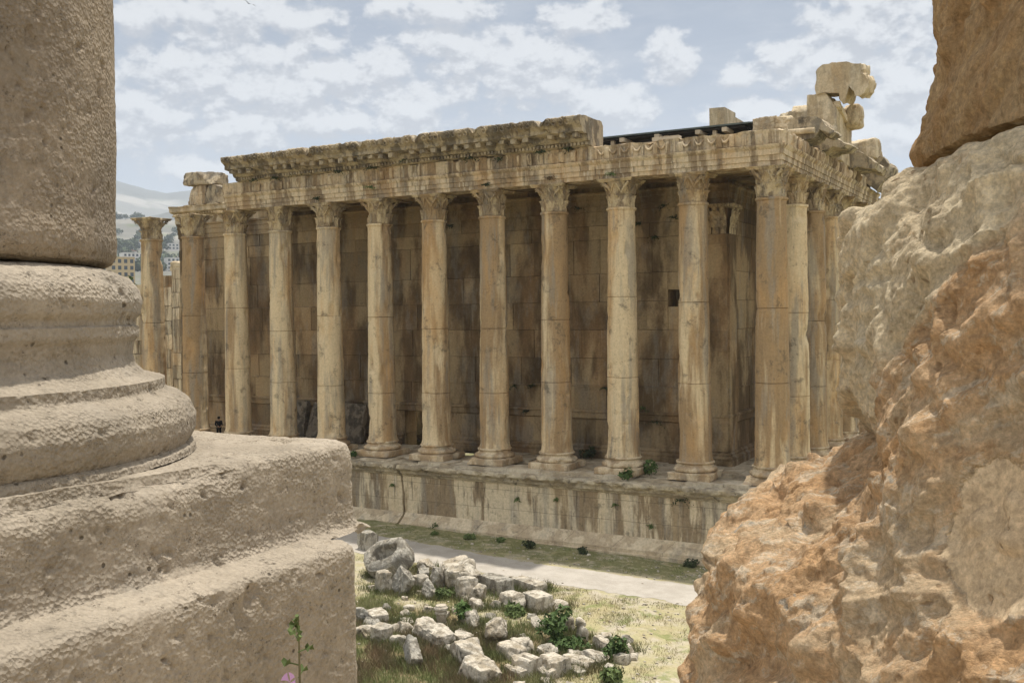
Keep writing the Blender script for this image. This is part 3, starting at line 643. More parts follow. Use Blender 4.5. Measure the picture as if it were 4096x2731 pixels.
# cella ------------------------------------------------------------
COURSES = [(.96, 2.6), (3.22, 4.72), (4.74, 6.55), (6.57, 8.4), (8.42, 10.2), (10.22, 12.0), (12.02, 14.2), (14.22, 15.1), (15.12, 16.0), (16.02, 17.9)]
def block_wall(mb, ax, a0, a1, face, depth, courses, openings=(), seed=1, sgn=1, lens=(1.7, 3.8), out=.035):
    """ax 'x': wall runs along x, outer face at y=face, body behind it (sgn +y); ax 'y' the same along y"""
    rs = random.Random(seed)
    for z0, z1 in courses:
        p = a0
        while p < a1-.02:
            L = rs.uniform(*lens)
            if a1-(p+L) < .9: L = a1-p
            segs = [(p, p+L, z0, z1)]
            for (o0, o1, q0, q1) in openings:
                nx = []
                for (s0, s1, t0, t1) in segs:
                    if o1 <= s0 or o0 >= s1 or q1 <= t0 or q0 >= t1: nx.append((s0, s1, t0, t1)); continue
                    if o0 > s0: nx.append((s0, o0, t0, t1))
                    if o1 < s1: nx.append((o1, s1, t0, t1))
                    if q0 > t0: nx.append((max(s0, o0), min(s1, o1), t0, q0))
                    if q1 < t1: nx.append((max(s0, o0), min(s1, o1), q1, t1))
                segs = nx
            tone = min(1.2, max(-.1, rs.gauss(.5, .3))); df = rs.uniform(-out, out); gp = .014
            for (s0, s1, t0, t1) in segs:
                if ax == 'x': mb.box((s0+gp, face+df*sgn if sgn > 0 else face-depth, t0), (s1-gp, face+depth if sgn > 0 else face-df, t1), tone)
                else: mb.box((face-depth if sgn > 0 else face+df, s0+gp, t0), (face-df if sgn > 0 else face+depth, s1-gp, t1), tone)
            p += L
DOOR = (-28.15, -26.2, .3, 2.6); WIN = (-7.86, -7.1, 9.84, 10.9)
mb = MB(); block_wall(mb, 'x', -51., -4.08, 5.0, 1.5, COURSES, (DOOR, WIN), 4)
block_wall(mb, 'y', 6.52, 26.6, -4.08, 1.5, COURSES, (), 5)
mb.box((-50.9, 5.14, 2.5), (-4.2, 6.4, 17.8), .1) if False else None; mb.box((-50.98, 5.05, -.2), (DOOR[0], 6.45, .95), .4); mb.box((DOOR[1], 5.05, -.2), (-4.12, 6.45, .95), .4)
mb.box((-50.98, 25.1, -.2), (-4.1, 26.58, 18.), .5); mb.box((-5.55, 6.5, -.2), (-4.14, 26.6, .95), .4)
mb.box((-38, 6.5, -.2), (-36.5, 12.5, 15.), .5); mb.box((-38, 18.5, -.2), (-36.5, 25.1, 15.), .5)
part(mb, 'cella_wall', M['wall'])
# base mouldings, dado band, upper fasciae: profiles run along both faces
def cella_band(name, prof, mat, x0=-51., amp=.6, gap=None):
    pr_ = resample(prof, .1); rows = []
    xs1 = np.arange(x0, -4.3, .2); ys1 = np.arange(5.2, 26.6, .3)
    for o, z in pr_:
        rows.append([(x_, 5.0-o, z) for x_ in xs1]+[(-4.08+o, 5.0-o, z)]+[(-4.08+o, y_, z) for y_ in ys1])
    P = np.array(rows); d_ = fbm(P, 1.3, 3)*.015*amp-np.maximum(fbm(P+11, 1.2, 3)-.3, 0)*.12*amp
    P[..., 1] -= d_*(P[..., 0] < -4.1); mb = MB()
    if gap:
        keep = xs1 < gap[0]; k0 = int(keep.sum()); k1 = int((xs1 < gap[1]).sum()); mb.grid(P[:, :k0]); mb.grid(P[:, k1:])
    else: mb.grid(P)
    return part(mb, name, mat, smooth=35)
cella_band('base_moulding', [(.34, .0), (.34, .4), (.3, .43), (.33, .5), (.33, .58), (.24, .64), (.17, .7), (.19, .76), (.19, .82), (.12, .86), (.05, .95), (-.02, .96)], M['wall'], gap=DOOR[:2])
cella_band('dado_band', [(-.02, 2.58), (.05, 2.6), (.12, 2.66), (.13, 3.02), (.2, 3.06), (.2, 3.16), (.1, 3.22), (-.02, 3.23)], M['wall'])
cella_band('wall_string_course', [(-.02, 4.7), (.06, 4.72), (.06, 4.8), (-.02, 4.83)], M['wall'])
cella_band('wall_architrave', [(-.02, 16.0), (.08, 16.02), (.08, 16.35), (.13, 16.37), (.13, 16.75), (.18, 16.77), (.18, 17.05), (.3, 17.15), (.3, 17.25), (.1, 17.26)], M['wall'])
# exposed left end of the wall crown
pr_ = [(.1, 17.26), (.12, 17.85), (.2, 17.9), (.3, 17.95), (.3, 18.08), (.55, 18.12), (.7, 18.2), (.72, 18.5), (.8, 18.6), (.8, 18.66), (-1.4, 18.7), (-1.4, 17.26)]
pr_ = resample(pr_+[pr_[0]], .12)[:-1]; xs1 = np.arange(-51.3, -39.8, .15); P = np.array([[(x_, 5.0-o, z) for o, z in pr_] for x_ in xs1])
N_ = normals(P, True); N_ *= np.sign(((P-P.mean(1, keepdims=True))*N_).sum(2).mean())
d_ = fbm(P, 1.2, 4)*.05-np.maximum(fbm(P+7, .9, 3)-.2, 0)*.35
mb = MB().grid(P+N_*d_[..., None], True, True, True)
for k in range(36): mb.box((-51+.3*k, 4.55, 17.97), (-51+.3*k+.17, 4.72, 18.09), .6, jit=.01)
part(mb, 'wall_cornice', M['gable'], smooth=40)
def pilaster(ax, c, w_=1.5):
    mb = MB(); rs = random.Random(int(abs(c)*10)); z = .96
    while z < 14.2:
        h_ = min(rs.uniform(1.2, 2.2), 14.2-z)
        if ax == 'x': mb.box((c-w_/2, 4.86, z), (c+w_/2, 5.0, z+h_-.01), rs.uniform(.5, .95))
        else: mb.box((-4.08, c-w_/2, z), (-3.94, c+w_/2, z+h_-.01), rs.uniform(.5, .95))
        z += h_
    o = part(mb, 'pilaster', M['wall'])
    m2 = MB()
    for row, (z0_, h_, n_) in enumerate(((14.2, .8, 3), (14.6, .95, 4), (15.1, .8, 3))):
        for k in range(n_):
            u = c-w_/2+w_*(k+.5)/n_; rows = []
            for t in np.linspace(0, 1, 6):
                q = .05+.1*row*.6+.22*max(0, (t-.5)/.5)**1.5; ww = .2*(1-.4*t*t)
                rows.append([((u+s_*ww, 4.86-q+.06*s_*s_, z0_+h_*t) if ax == 'x' else (-3.94+q-.06*s_*s_, u+s_*ww, z0_+h_*t)) for s_ in (-1, -.5, 0, .5, 1)])
            m2.grid(np.array(rows))
    if ax == 'x': m2.box((c-w_/2-.25, 4.5, 15.78), (c+w_/2+.25, 5.0, 15.99), .5, jit=.02)
    else: m2.box((-4.08, c-w_/2-.25, 15.78), (-3.58, c+w_/2+.25, 15.99), .5, jit=.02)
    m2.build('capital', M['capital'], o, 50)
pilaster('x', -4.75, 1.4); pilaster('y', 5.75, 1.4)
# broken masonry inside the low doorway, seen through it
def rock_mesh(size, e=4., cuts=6, amp=.05, seed=1, n=12, freq=1.3, fine=.02, rough=0.):
    rs = np.random.RandomState(seed); g = np.tan(np.linspace(-1, 1, n+1)*.785); e = e*1.9 if e >= 7 else e*1.15; a, b = np.meshgrid(g, g); o = np.ones_like(a); Vs = []; Fs = []; k = 0
    for ax in range(3):
        for s_ in (-1, 1):
            p = np.zeros(a.shape+(3,)); p[..., ax] = s_*o; p[..., (ax+1) % 3] = a; p[..., (ax+2) % 3] = b*s_
            Vs.append(p.reshape(-1, 3))
            for i in range(n):
                for j in range(n): q = k+i*(n+1)+j; Fs.append((q, q+1, q+n+2, q+n+1))
            k += (n+1)**2
    V = np.concatenate(Vs); V = V/((np.abs(V)**e).sum(1)**(1/e))[:, None]
    for _ in range(cuts):
        nn = rs.normal(size=3); nn[2] = abs(nn[2])*.8; nn /= np.linalg.norm(nn); of = rs.uniform(.6, .95)*(1 if e < 5 else 1.42)
        V = V-np.maximum(V@nn-of, 0)[:, None]*nn
    sz = np.array(size)/2; U, inv = np.unique(np.round(V, 5), axis=0, return_inverse=True); inv = inv.reshape(-1)
    W = U*sz; s0 = min(size)
    dr = U/(np.linalg.norm(U, axis=1)[:, None]+1e-9)
    d = fbm(W+seed*7.7, freq/s0**.5, 3)*amp*(.5 if e > 13 else 1)*s0+fbm(W+seed*3.1, 5, 4)*fine*1.3-np.maximum(fbm(W+seed*5.3, 2.2, 4)-.22, 0)*(.12 if e > 13 else .2)*min(s0, 1.)
    if rough: d = d+ridge(W+seed, 3.2, 3)*rough-rough*.6
    W = W+dr*d[:, None]; F = []
    for f in Fs:
        q = [inv[i] for i in f]
        if len(set(q)) == 4: F.append(tuple(int(x) for x in q))
        elif len(set(q)) == 3: F.append(tuple(dict.fromkeys(int(x) for x in q)))
    return W, F
def rock_obj(name, size, loc, rot, mat, label=None, cat=None, group=None, base=True, sink=.08, smooth=24, **kw):
    W, F = rock_mesh(size, **kw); Mx = Matrix.Rotation(rot[2], 3, 'Z')@Matrix.Rotation(rot[1], 3, 'Y')@Matrix.Rotation(rot[0], 3, 'X')
    W = W@np.array(Mx).T
    if base: W[:, 2] -= W[:, 2].min()+sink
    o = MB().add(W, F).build(name, mat, None, smooth); o.location = loc; return tag(o, label, cat, group)
rock_obj('fallen_block', (1.3, .9, 1.0), (-27.0, 7.2, .0), (0, 0, .3), M['gable'], 'pale broken block inside the low doorway of the cella wall', 'stone block', e=7, seed=61)
rock_obj('fallen_block', (1.1, .9, .9), (-26.6, 8.6, .0), (0, .1, .8), M['rubble'], 'sunlit block lying behind the low doorway', 'stone block', e=6, seed=62)

# carved ceiling slabs leaning on the cella wall
def carved_slab(x, w_, h_, lean, seed, label, base_z=.12, tilt=0):
    W, F = rock_mesh((w_, .45, h_), 14., 2, .03, seed, 22, 1.2, .01)
    fr = W[:, 1] < -.1
    W[:, 1] -= np.where(fr, .12*ridge(W*np.array([1, .2, 1])+seed, 1.4, 3)+.05*fbm(W+seed, 4, 2), 0)
    Mx = Matrix.Rotation(tilt, 3, 'Y')@Matrix.Rotation(-lean, 3, 'X'); W = W@np.array(Mx).T; W[:, 2] -= W[:, 2].min()
    o = MB().add(W, F).build('carved_slab', M['relief'], None, 40); o.location = (x, 3.9, base_z); tag(o, label, 'carved slab', 'carved slabs leaning on the temple wall')
carved_slab(-37.7, 2.6, 3.0, .2, 71, 'dark carved slab leaning on the wall, the leftmost of the row')
carved_slab(-34.9, 2.2, 2.7, .28, 72, 'darkest carved slab leaning crooked in the middle of the row', tilt=.12)
carved_slab(-32.1, 2.3, 2.9, .2, 73, 'carved slab with a figure relief leaning nearest the low doorway')

# west gable remains ------------------------------------------------
def prism(mb, poly, ax, a, b, jit=.0, tone=.5, seg=1):
    """polygon in the plane across axis ax, extruded from a to b"""
    n = len(poly); rows = []
    for k in range(seg+1):
        t = a+(b-a)*k/seg; rows.append([((p, t, q) if ax == 'y' else (t, p, q)) for p, q in poly])
    P = np.array(rows, float)
    if jit: P += np.random.RandomState(n).uniform(-jit, jit, P.shape)
    mb.grid(P, True, True, True, tone)
def rag_block(name, lo, hi, mat, label, cat, seed, e=9, n=14, amp=.07, rot=0, rough=.03, parent=None, cuts=4, group=None):
    lo = np.array(lo); hi = np.array(hi); sz = hi-lo; c = (lo+hi)/2
    W, F = rock_mesh(tuple(sz), e, cuts, amp, seed, n, 1.2, .03, rough)
    Mx = Matrix.Rotation(rot, 3, 'Y'); W = W@np.array(Mx).T
    o = MB().add(W, F).build(name, mat, None, 40)
    if parent: o.parent = temple; o.matrix_parent_inverse = Matrix(); o.location = Vector(c)-Vector((-26, 16, -4.2))
    else: o.location = c
    if parent is None: tag(o, label, cat, group)
    elif label: o['label'] = label
    return o
mb = MB()
def ragged(mb, lo, hi, seed, e=22, amp=.018, rough=.03, tone=.5, n=16, shear=0.):
    lo = np.array(lo, float); hi = np.array(hi, float); W, F = rock_mesh(tuple(hi-lo), e, 2, amp, seed, n, 1.2, .03, rough)
    W[:, 2] += W[:, 1]*shear; mb.add(W+(lo+hi)/2, F, tone)
for k, (lo, hi, tn, sh) in enumerate([((-1.0, 12.1, 19.2), (.9, 14.6, 21.4), .5, 0), ((-1.0, 12.15, 21.2), (.88, 14.4, 23.48), .7, .0), ((-.9, 14.3, 19.2), (.86, 17.2, 21.5), .4, 0), ((-.9, 14.2, 21.3), (.84, 17.3, 22.7), .6, -.22),
    ((-1.9, 12.0, 19.2), (-.9, 14.5, 21.6), .6, 0), ((-1.95, 12.0, 21.4), (-.9, 15.5, 23.05), .35, .12), ((-3.1, 11.9, 19.2), (-1.85, 14., 21.5), .5, 0), ((-3.08, 11.9, 21.45), (-1.7, 15., 22.65), .25, .1), ((-.2, 12.4, 22.2), (1.05, 15., 22.6), .8, -.25), ((.2, 12.2, 19.1), (1.15, 13.2, 20.3), .4, 0)]):
    ragged(mb, lo, hi, 600+k, tone=tn, shear=sh)
part(mb, 'gable_wall', M['gable'], smooth=40)
# top block: raking cornice overhanging to the west
mb = MB(); poly = [(-.36, 23.4), (-.36, 24.8), (.1, 25.2), (1., 25.26), (1.75, 25.12), (2.47, 25.05), (2.5, 24.7), (2.4, 24.45), (2.72, 24.3), (2.86, 23.9), (2.72, 23.3), (2.4, 22.95), (2.15, 23.0), (1.95, 23.4), (1.6, 23.6), (1.5, 23.05), (1.3, 22.65), (1.12, 22.9), (1.0, 23.35)]
pl = resample(poly+[poly[0]], .16)[:-1]; rows = [[(p, yy, q+(yy-12)*.12) for p, q in pl] for yy in np.arange(12, 15.2, .12)]; P = np.array(rows)
d_ = fbm(P, 1.3, 4); P[..., 0] += d_*.16+fbm(P, 6, 2)*.03; P[..., 2] += fbm(P+9, 1.2, 4)*.15+fbm(P+5, 5, 2)*.035; P[0, :, 1] += fbm(P[0]+3, 2, 3)*.15
part(MB().grid(P, True, True, True), 'raking_cornice', M['gable'], smooth=40)
rag_block('cornice_fragment', (.1, 15., 21.7), (1.75, 17.4, 23.25), M['gable'], None, None, 81, 4, parent=temple)
CF = [(-.1, 19.22), (1.2, 19.22), (1.45, 19.42), (1.55, 19.75), (2.15, 19.42), (2.4, 19.6), (1.75, 20.3), (1.3, 20.52), (.2, 20.55), (-.1, 20.2)]
def cornice_frag(poly, ya, yb, seed, label=None, dz=0):
    pl = resample(poly+[poly[0]], .15)[:-1]; P = np.array([[(p, yy, q+dz) for p, q in pl] for yy in np.arange(ya, yb, .14)])
    P[..., 0] += fbm(P+seed, 1.2, 4)*.16+fbm(P+seed, 5, 2)*.03; P[..., 2] += fbm(P+seed+5, 1.3, 4)*.12+fbm(P+seed+9, 5, 2)*.03
    part(MB().grid(P, True, True, True), 'cornice_fragment', M['cornice'], smooth=40, label=label)
cornice_frag(CF, 4.2, 6.6, 1)
mb = MB(); ragged(mb, (-2.9, 5.2, 19.2), (-.2, 7., 20.25), 621, 12, .03, .02, .4); ragged(mb, (-2.75, 5.6, 20.2), (-1.2, 7., 21.1), 622, 14, .02, .01, .3); ragged(mb, (-1.25, 5.4, 20.2), (-.2, 7, 21.0), 623, 6, .06, .05, .8)
part(mb, 'upper_masonry', M['gable'])
cornice_frag([(-.2, 19.1), (1.1, 19.1), (1.5, 19.3), (2.3, 19.2), (2.5, 19.45), (1.7, 19.8), (.9, 20.1), (-.2, 20.0)], 8., 11., 2)
cornice_frag([(-.2, 19.1), (1.1, 19.1), (1.6, 19.15), (2.5, 18.9), (2.6, 19.3), (1.6, 20.1), (.7, 20.4), (-.2, 20.3)], 16.5, 20.5, 3)
cornice_frag([(-.2, 19.2), (1., 18.7), (1.5, 18.2), (2.3, 19.2), (2.4, 20.0), (1.9, 20.6), (1.5, 20.5), (-.2, 20.4)], 22.5, 26.5, 4)
rag_block('cornice_fragment', (-.6, 21.5, 20.4), (1.7, 24.5, 21.9), M['gable'], None, None, 85, 10, parent=temple)
# cella gable remnant behind the roof
mb = MB(); mb.box((-8.8, 16, 18.3), (-7.7, 18.6, 24.1), .5, jit=.03); mb.box((-8.75, 18.62, 18.3), (-7.75, 22, 23.8), .45, jit=.03); mb.box((-8.75, 22.02, 18.3), (-7.75, 26, 23.2), .5, jit=.03)
part(mb, 'inner_gable_wall', M['gable'])
# loose blocks standing on the wall end at the left
GL = 'loose blocks on the broken end of the wall'
rag_block('loose_block', (-49.6, 4.7, 18.72), (-47.6, 6.3, 20.32), M['ent'], 'ochre upright block on the wall end, carrying a flat capping stone', 'stone block', 91, 10, group=GL)
rag_block('loose_block', (-47.55, 4.75, 18.72), (-45.3, 6.3, 20.25), M['cornice'], 'grey upright block between the ochre block and the long lintel', 'stone block', 92, 10, group=GL)
rag_block('loose_block', (-50.0, 4.5, 20.3), (-46.5, 6.4, 21.4), M['cornice'], 'flat grey capping stone lying on top of two upright blocks', 'stone block', 93, 7, rot=.03, group=GL)

# modern shelter roof over the cella
roof = empty('shelter_roof', (-16, 15, 20), 'flat dark metal shelter roof on beams above the temple wall', 'roof')
def rpart(mb, name, mat, **k): o = mb.build(name, mat, None); o.parent = roof; o.matrix_parent_inverse = Matrix.Translation((16, -15, -20)); return o
mb = MB(); prism(mb, [(6, 20.98), (15, 21.5), (24.5, 20.98), (24.5, 20.88), (15, 21.4), (6, 20.88)], 'x', -21, -2.95); prism(mb, [(6.1, 20.98), (14, 21.42), (14, 21.36), (6.1, 20.9)], 'x', -2.93, -1.9)
rpart(mb, 'roof_sheet', M['sheet'])
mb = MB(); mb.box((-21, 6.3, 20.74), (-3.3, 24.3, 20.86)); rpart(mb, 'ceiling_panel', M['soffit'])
for x in (-13.5, -11.4, -9.0, -6.3, -4.6):
    mb = MB(); mb.box((x, 5.75, 20.5), (x+.3, 7.3, 20.76)); rpart(mb, 'beam', M['concrete'])
for x in (-12.3, -8.6, -5.4):
    mb = MB(); mb.box((x, 6.4, 18.), (x+.25, 6.65, 20.74)); rpart(mb, 'post', M['concrete'])
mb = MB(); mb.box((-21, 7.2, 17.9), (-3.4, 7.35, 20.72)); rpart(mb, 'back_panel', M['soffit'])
mb = MB(); mb.box((-9.3, 3.2, 18.3), (-7.1, 3.6, 19.85)); o = tag(mb.build('concrete_beam', M['concrete']), 'short beige concrete beam lying under the middle of the metal roof', 'beam')
mb = MB(); mb.box((-7.9, 2.6, 19.75), (-6.2, 3.1, 20.0), jit=.02); tag(mb.build('concrete_beam', M['concrete']), 'slanted pale gutter stone projecting above the garland frieze', 'beam').rotation_euler = (0, 0, 0)
mb = MB(); mb.box((-4.0, 2.2, 18.3), (-.2, 2.7, 19.62)); tag(mb.build('concrete_beam', M['concrete']), 'long smooth beige beam behind the frieze near the corner column', 'beam')
mb = MB(); mb.tube([(-.1, 4.0, 19.75), (1.4, 4.0, 19.72)], .16, 14); tag(mb.build('round_stone', M['gable']), 'short round beige stone lying on the corner frieze under the cornice fragment', 'stone')

# ------------------------------------------------------------------ colossal column base on the left
AX = CAM[:2]+np.array([-4.436, 2.187]); EZ = CAM[2]
def surf_noise(P, k=1.):
    d = fbm(P, .9, 2)*.01+fbm(P, 5, 3)*.003+fbm(P, 24, 2)*.003
    big = np.maximum(fbm(P*np.array([1, 1, .6])+31, 3.4, 4)-.72, 0)*.14+np.maximum(fbm(P+3, 17, 3)-.5, 0)*.035
    return (d-np.minimum(big, .03))*k
def dense_angles(cdir, fine, half):
    a = np.concatenate([np.arange(cdir-half, cdir+half, fine), np.linspace(cdir+half, cdir-half+2*math.pi, 60)[:-1]]); return np.stack([np.cos(a), np.sin(a)], 1)
cdir = math.atan2(-2.187, 4.436); S1 = dense_angles(cdir+.25, .0065, 1.75)
left = empty('colossal_column', (AX[0], AX[1], EZ-1.85), 'huge pitted grey beige column standing on a moulded base at the left edge', 'column')
def lpart(mb, name, mat, par=left, smooth=50):
    o = mb.build(name, mat, None, smooth); o.parent = par; o.matrix_parent_inverse = Matrix.Translation(-Vector(par.location)); return o
def near_loft(prof, shape, ds, c, k=1., edge=None):
    pr_ = resample(prof, ds); P = lathe(pr_, 0, c, shape); P[..., 2] += EZ
    N_ = normals(P, True); s_ = np.sign((N_[..., :2]*(P[..., :2]-np.array(c))).sum(2).mean()); N_ *= s_
    d_ = surf_noise(P, k)
    if edge is not None: d_ = d_+edge(P, pr_)
    return P+N_*d_[..., None]
shaft_prof = [(.9, .222), (1.02, .226), (1.065, .242), (1.085, .275), (1.09, .33), (1.085, .42), (1.09, .6), (1.1, 1.2), (1.1, 1.9)]
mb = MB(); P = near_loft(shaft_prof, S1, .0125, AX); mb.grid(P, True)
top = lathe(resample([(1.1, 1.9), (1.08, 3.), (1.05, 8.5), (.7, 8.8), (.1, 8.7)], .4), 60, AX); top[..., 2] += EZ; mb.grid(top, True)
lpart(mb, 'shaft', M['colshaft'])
base_prof = [(.9, .2), (1.0, .212), (1.07, .2), (1.14, .17), (1.18, .125), (1.195, .07), (1.185, .02), (1.165, -.005), (1.165, -.03), (1.178, -.035), (1.178, -.075), (1.16, -.1), (1.15, -.15), (1.165, -.2), (1.2, -.235), (1.26, -.255), (1.285, -.258), (1.287, -.3), (1.3, -.31), (1.345, -.325), (1.39, -.36), (1.415, -.42), (1.412, -.48), (1.395, -.52), (1.385, -.535), (1.4, -.54), (1.41, -.55), (1.412, -.578), (1.0, -.579)]
mb = MB(); mb.grid(near_loft(base_prof, S1, .0115, AX, .8), True); lpart(mb, 'moulded_base', M['colossus'])
def square_shape(fine):
    # perimeter of a unit square with rounded corners, dense on the two sides one sees
    pts = []; rr = .05
    def side(p, q, n): return [np.array(p)+(np.array(q)-np.array(p))*t for t in np.linspace(0, 1, n, endpoint=False)]
    def arc(c, a0, n=6): return [np.array(c)+rr*np.array([math.cos(a0+t*1.5708), math.sin(a0+t*1.5708)]) for t in np.linspace(0, 1, n, endpoint=False)]
    f = 1-rr
    pts += side((1, -f), (1, f), fine); pts += arc((f, f), 0); pts += side((f, 1), (-f, 1), fine//2); pts += arc((-f, f), 1.5708)
    pts += side((-1, f), (-1, -f), 20); pts += arc((-f, -f), 3.1416); pts += side((-f, -1), (f, -1), 60); pts += arc((f, -f), 4.7124)
    return np.array(pts)
SQ = square_shape(260)
def chip(amp):
    def e(P, pr_):
        # edges worn by knocks
        r0 = pr_[:, 0]; ed = (np.exp(-((pr_[:, 1]-EDGE)/.06)**2)*(pr_[:, 0] > EDGE_R))[:, None]
        return -np.maximum(fbm(P+21, 1.6, 4)-.05, 0)*amp*ed
    return e
EDGE = -.59; EDGE_R = 1.44
pl_prof = [(.9, -.577), (1.2, -.575), (1.42, -.572), (1.455, -.577), (1.483, -.595), (1.495, -.63), (1.5, -.7), (1.5, -.86), (1.505, -.93), (1.52, -.96), (1.55, -.972), (1.56, -.976), (1.0, -.978)]
mb = MB(); mb.grid(near_loft(pl_prof, SQ, .0125, AX, 1., chip(.07)), True); lpart(mb, 'plinth', M['colossus'])
EDGE = -1.03; EDGE_R = 1.69
pd_prof = [(1.2, -.94), (1.5, -.945), (1.6, -.966), (1.66, -.978), (1.7, -.986), (1.72, -1.005), (1.727, -1.04), (1.73, -1.12), (1.73, -1.85)]
mb = MB(); mb.grid(near_loft(pd_prof, SQ, .0125, AX+np.array([-.04, -.435]), 1.2, chip(.2)), True); lpart(mb, 'pedestal', M['colossus'])

# ------------------------------------------------------------------ eroded column on the right
BX = CAM[:2]+np.array([1.0, 2.6])
right = empty('eroded_column', (BX[0], BX[1], EZ-1.85), 'huge weathered ochre and cream column base at the right edge', 'column')
low = [(1.335,.3),(1.369,.292),(1.405,.276),(1.446,.254),(1.478,.221),(1.501,.184),(1.513,.146),(1.515,.108),(1.508,.06),(1.506,-.036),(1.504,-.113),(1.499,-.181),(1.488,-.23),(1.484,-.264),(1.511,-.287),(1.562,-.317),(1.617,-.356),(1.681,-.388),(1.726,-.421),(1.763,-.448),(1.788,-.481),(1.799,-.53),(1.804,-.584),(1.822,-.626),(1.828,-.679),(1.831,-.705),(1.843,-.764),(1.863,-.832),(1.868,-.921),(1.87,-1.3),(1.87,-1.85)]
_cz = [-1.9, -.8, -.62, -.5, -.42, -.3, -.2, -.1, 0., .1, .18, .3]; _cr = [-.03, -.03, -.015, -.005, -.095, -.07, -.025, .0, -.02, -.028, -.03, -.085]   # allowance for the mean of the surface noise
low = [(r_+float(np.interp(z_, _cz, _cr)), z_) for r_, z_ in low]
upp = [(1.0,.302),(1.3,.303),(1.338,.31),(1.342,.36),(1.335,.408),(1.312,.47),(1.306,.495),(1.299,.563),(1.304,.688),(1.306,.88),(1.3,1.4)]
_a = np.concatenate([np.arange(R(-179), R(-122), .0017), np.arange(R(-122), R(-60), .012), np.linspace(R(-60), R(181), 60)[:-1]]); S2 = np.stack([np.cos(_a), np.sin(_a)], 1)
def rock_noise(P, s_=1.):
    L = (P-np.array([BX[0], BX[1], EZ])); arc = np.unwrap(np.arctan2(L[..., 1], L[..., 0]), axis=1)*1.6; z = L[..., 2]
    q = np.stack([(arc+1.15*z)*.45, z-.75*arc, np.hypot(L[..., 0], L[..., 1])*.6], -1); q = q+fbm(L, 3., 3)[..., None]*.05
    ph = np.degrees(np.arctan2(L[..., 1], L[..., 0])); patch = 1-sstep(((ph+134.2)/4.6)**2+((z+.29)/.11)**2+pn(L*9)*.5, .7, 1.1)
    d_ = fbm(q, 2., 3)*.016+(.3-np.abs(fbm(q+5, 4.2, 3)))*.05*(1-.8*patch)+(fbm(q, 6., 4)*.016+(ridge(q, 8., 3)-.5)*.014+fbm(L, 22, 3)*.008+fbm(L, 60, 2)*.003)*(1-.8*patch)-.012*patch
    lum = np.maximum(fbm(L+40, 9., 2)-.2, 0)*.05
    cr = np.maximum(1-np.abs(fbm(q+7, 3.5, 3))*14, 0)*.014*sstep(fbm(L+3, 2.5, 2), -.1, .25)*(1-patch)
    return (d_+np.minimum(lum, .022)-cr)*s_
def eroded(prof, ds, s_, hole=None):
    pr_ = resample(prof, ds); P = lathe(pr_, 0, BX, S2)
    ph_ = np.degrees(np.arctan2(S2[:, 1], S2[:, 0])); wt = (sstep(ph_, -157, -140)*(ph_ < 0))[None, :]
    flow_r = np.interp(P[..., 2], [-1.9, -.85, -.3, .12, .25, .3], [1.86, 1.79, 1.6, 1.485, 1.42, 1.3]); r0 = np.hypot(P[..., 0]-BX[0], P[..., 1]-BX[1])
    k_ = 1+wt*(flow_r/np.maximum(r0, .1)-1)*(P[..., 2] < .262)*(r0 > 1.3); P[..., 0] = BX[0]+(P[..., 0]-BX[0])*k_; P[..., 1] = BX[1]+(P[..., 1]-BX[1])*k_; P[..., 2] += EZ
    N_ = normals(P, True); N_ *= np.sign((N_[..., :2]*(P[..., :2]-BX)).sum(2).mean())
    d_ = rock_noise(P, s_); zr = P[..., 2]-EZ; d_ = d_*np.where(zr < .3, .35+.65*sstep(.3-zr, 0, .09), 1.)
    if hole is not None: d_ = d_-.09*np.exp(-(np.linalg.norm(P-hole, axis=2)/.024)**6)
    return P+N_*d_[..., None]
mb = MB(); mb.grid(eroded([(1.0, .298), (1.25, .299)]+low, .004, 1., np.array([BX[0]-1.178, BX[1]-1.263, EZ-.423])), True)
def rpart2(mb, name): o = mb.build(name, M['eroded'], None, 50); o.location = (-BX[0], -BX[1], -EZ); me = o.data; me.transform(Matrix.Translation((-BX[0], -BX[1], -EZ))); o.parent = right; o.location = (0, 0, 1.85); return o
rpart2(mb, 'eroded_base')
mb = MB(); mb.grid(eroded(upp, .0055, .6), True); top = lathe(resample([(1.3, 1.4), (1.2, 1.5), (.7, 1.45), (.1, 1.5)], .2), 60, BX); top[..., 2] += EZ; mb.grid(top, True)
rpart2(mb, 'shaft')
# terrace both colossal columns stand on
mb = MB(); z1 = EZ-1.852; y1 = CAM[1]+3.95
courses = [(z1-1.4*(k+1)+.01, z1-1.4*k) for k in range(9)]
for (a, b) in courses:
    p = CAM[0]-16; rs = random.Random(int(a*7))
    while p < CAM[0]+14: L = rs.uniform(2, 4); mb.box((p+.01, y1-1.4, a), (p+L-.01, y1+rs.uniform(-.02, .0), b), rs.uniform(.3, .7)); p += L
mb.box((CAM[0]-16, CAM[1]-14, -5), (CAM[0]+14, y1-1.3, z1-.004), .5)
tag(mb.build('stone_terrace', M['floor']), kind='structure')

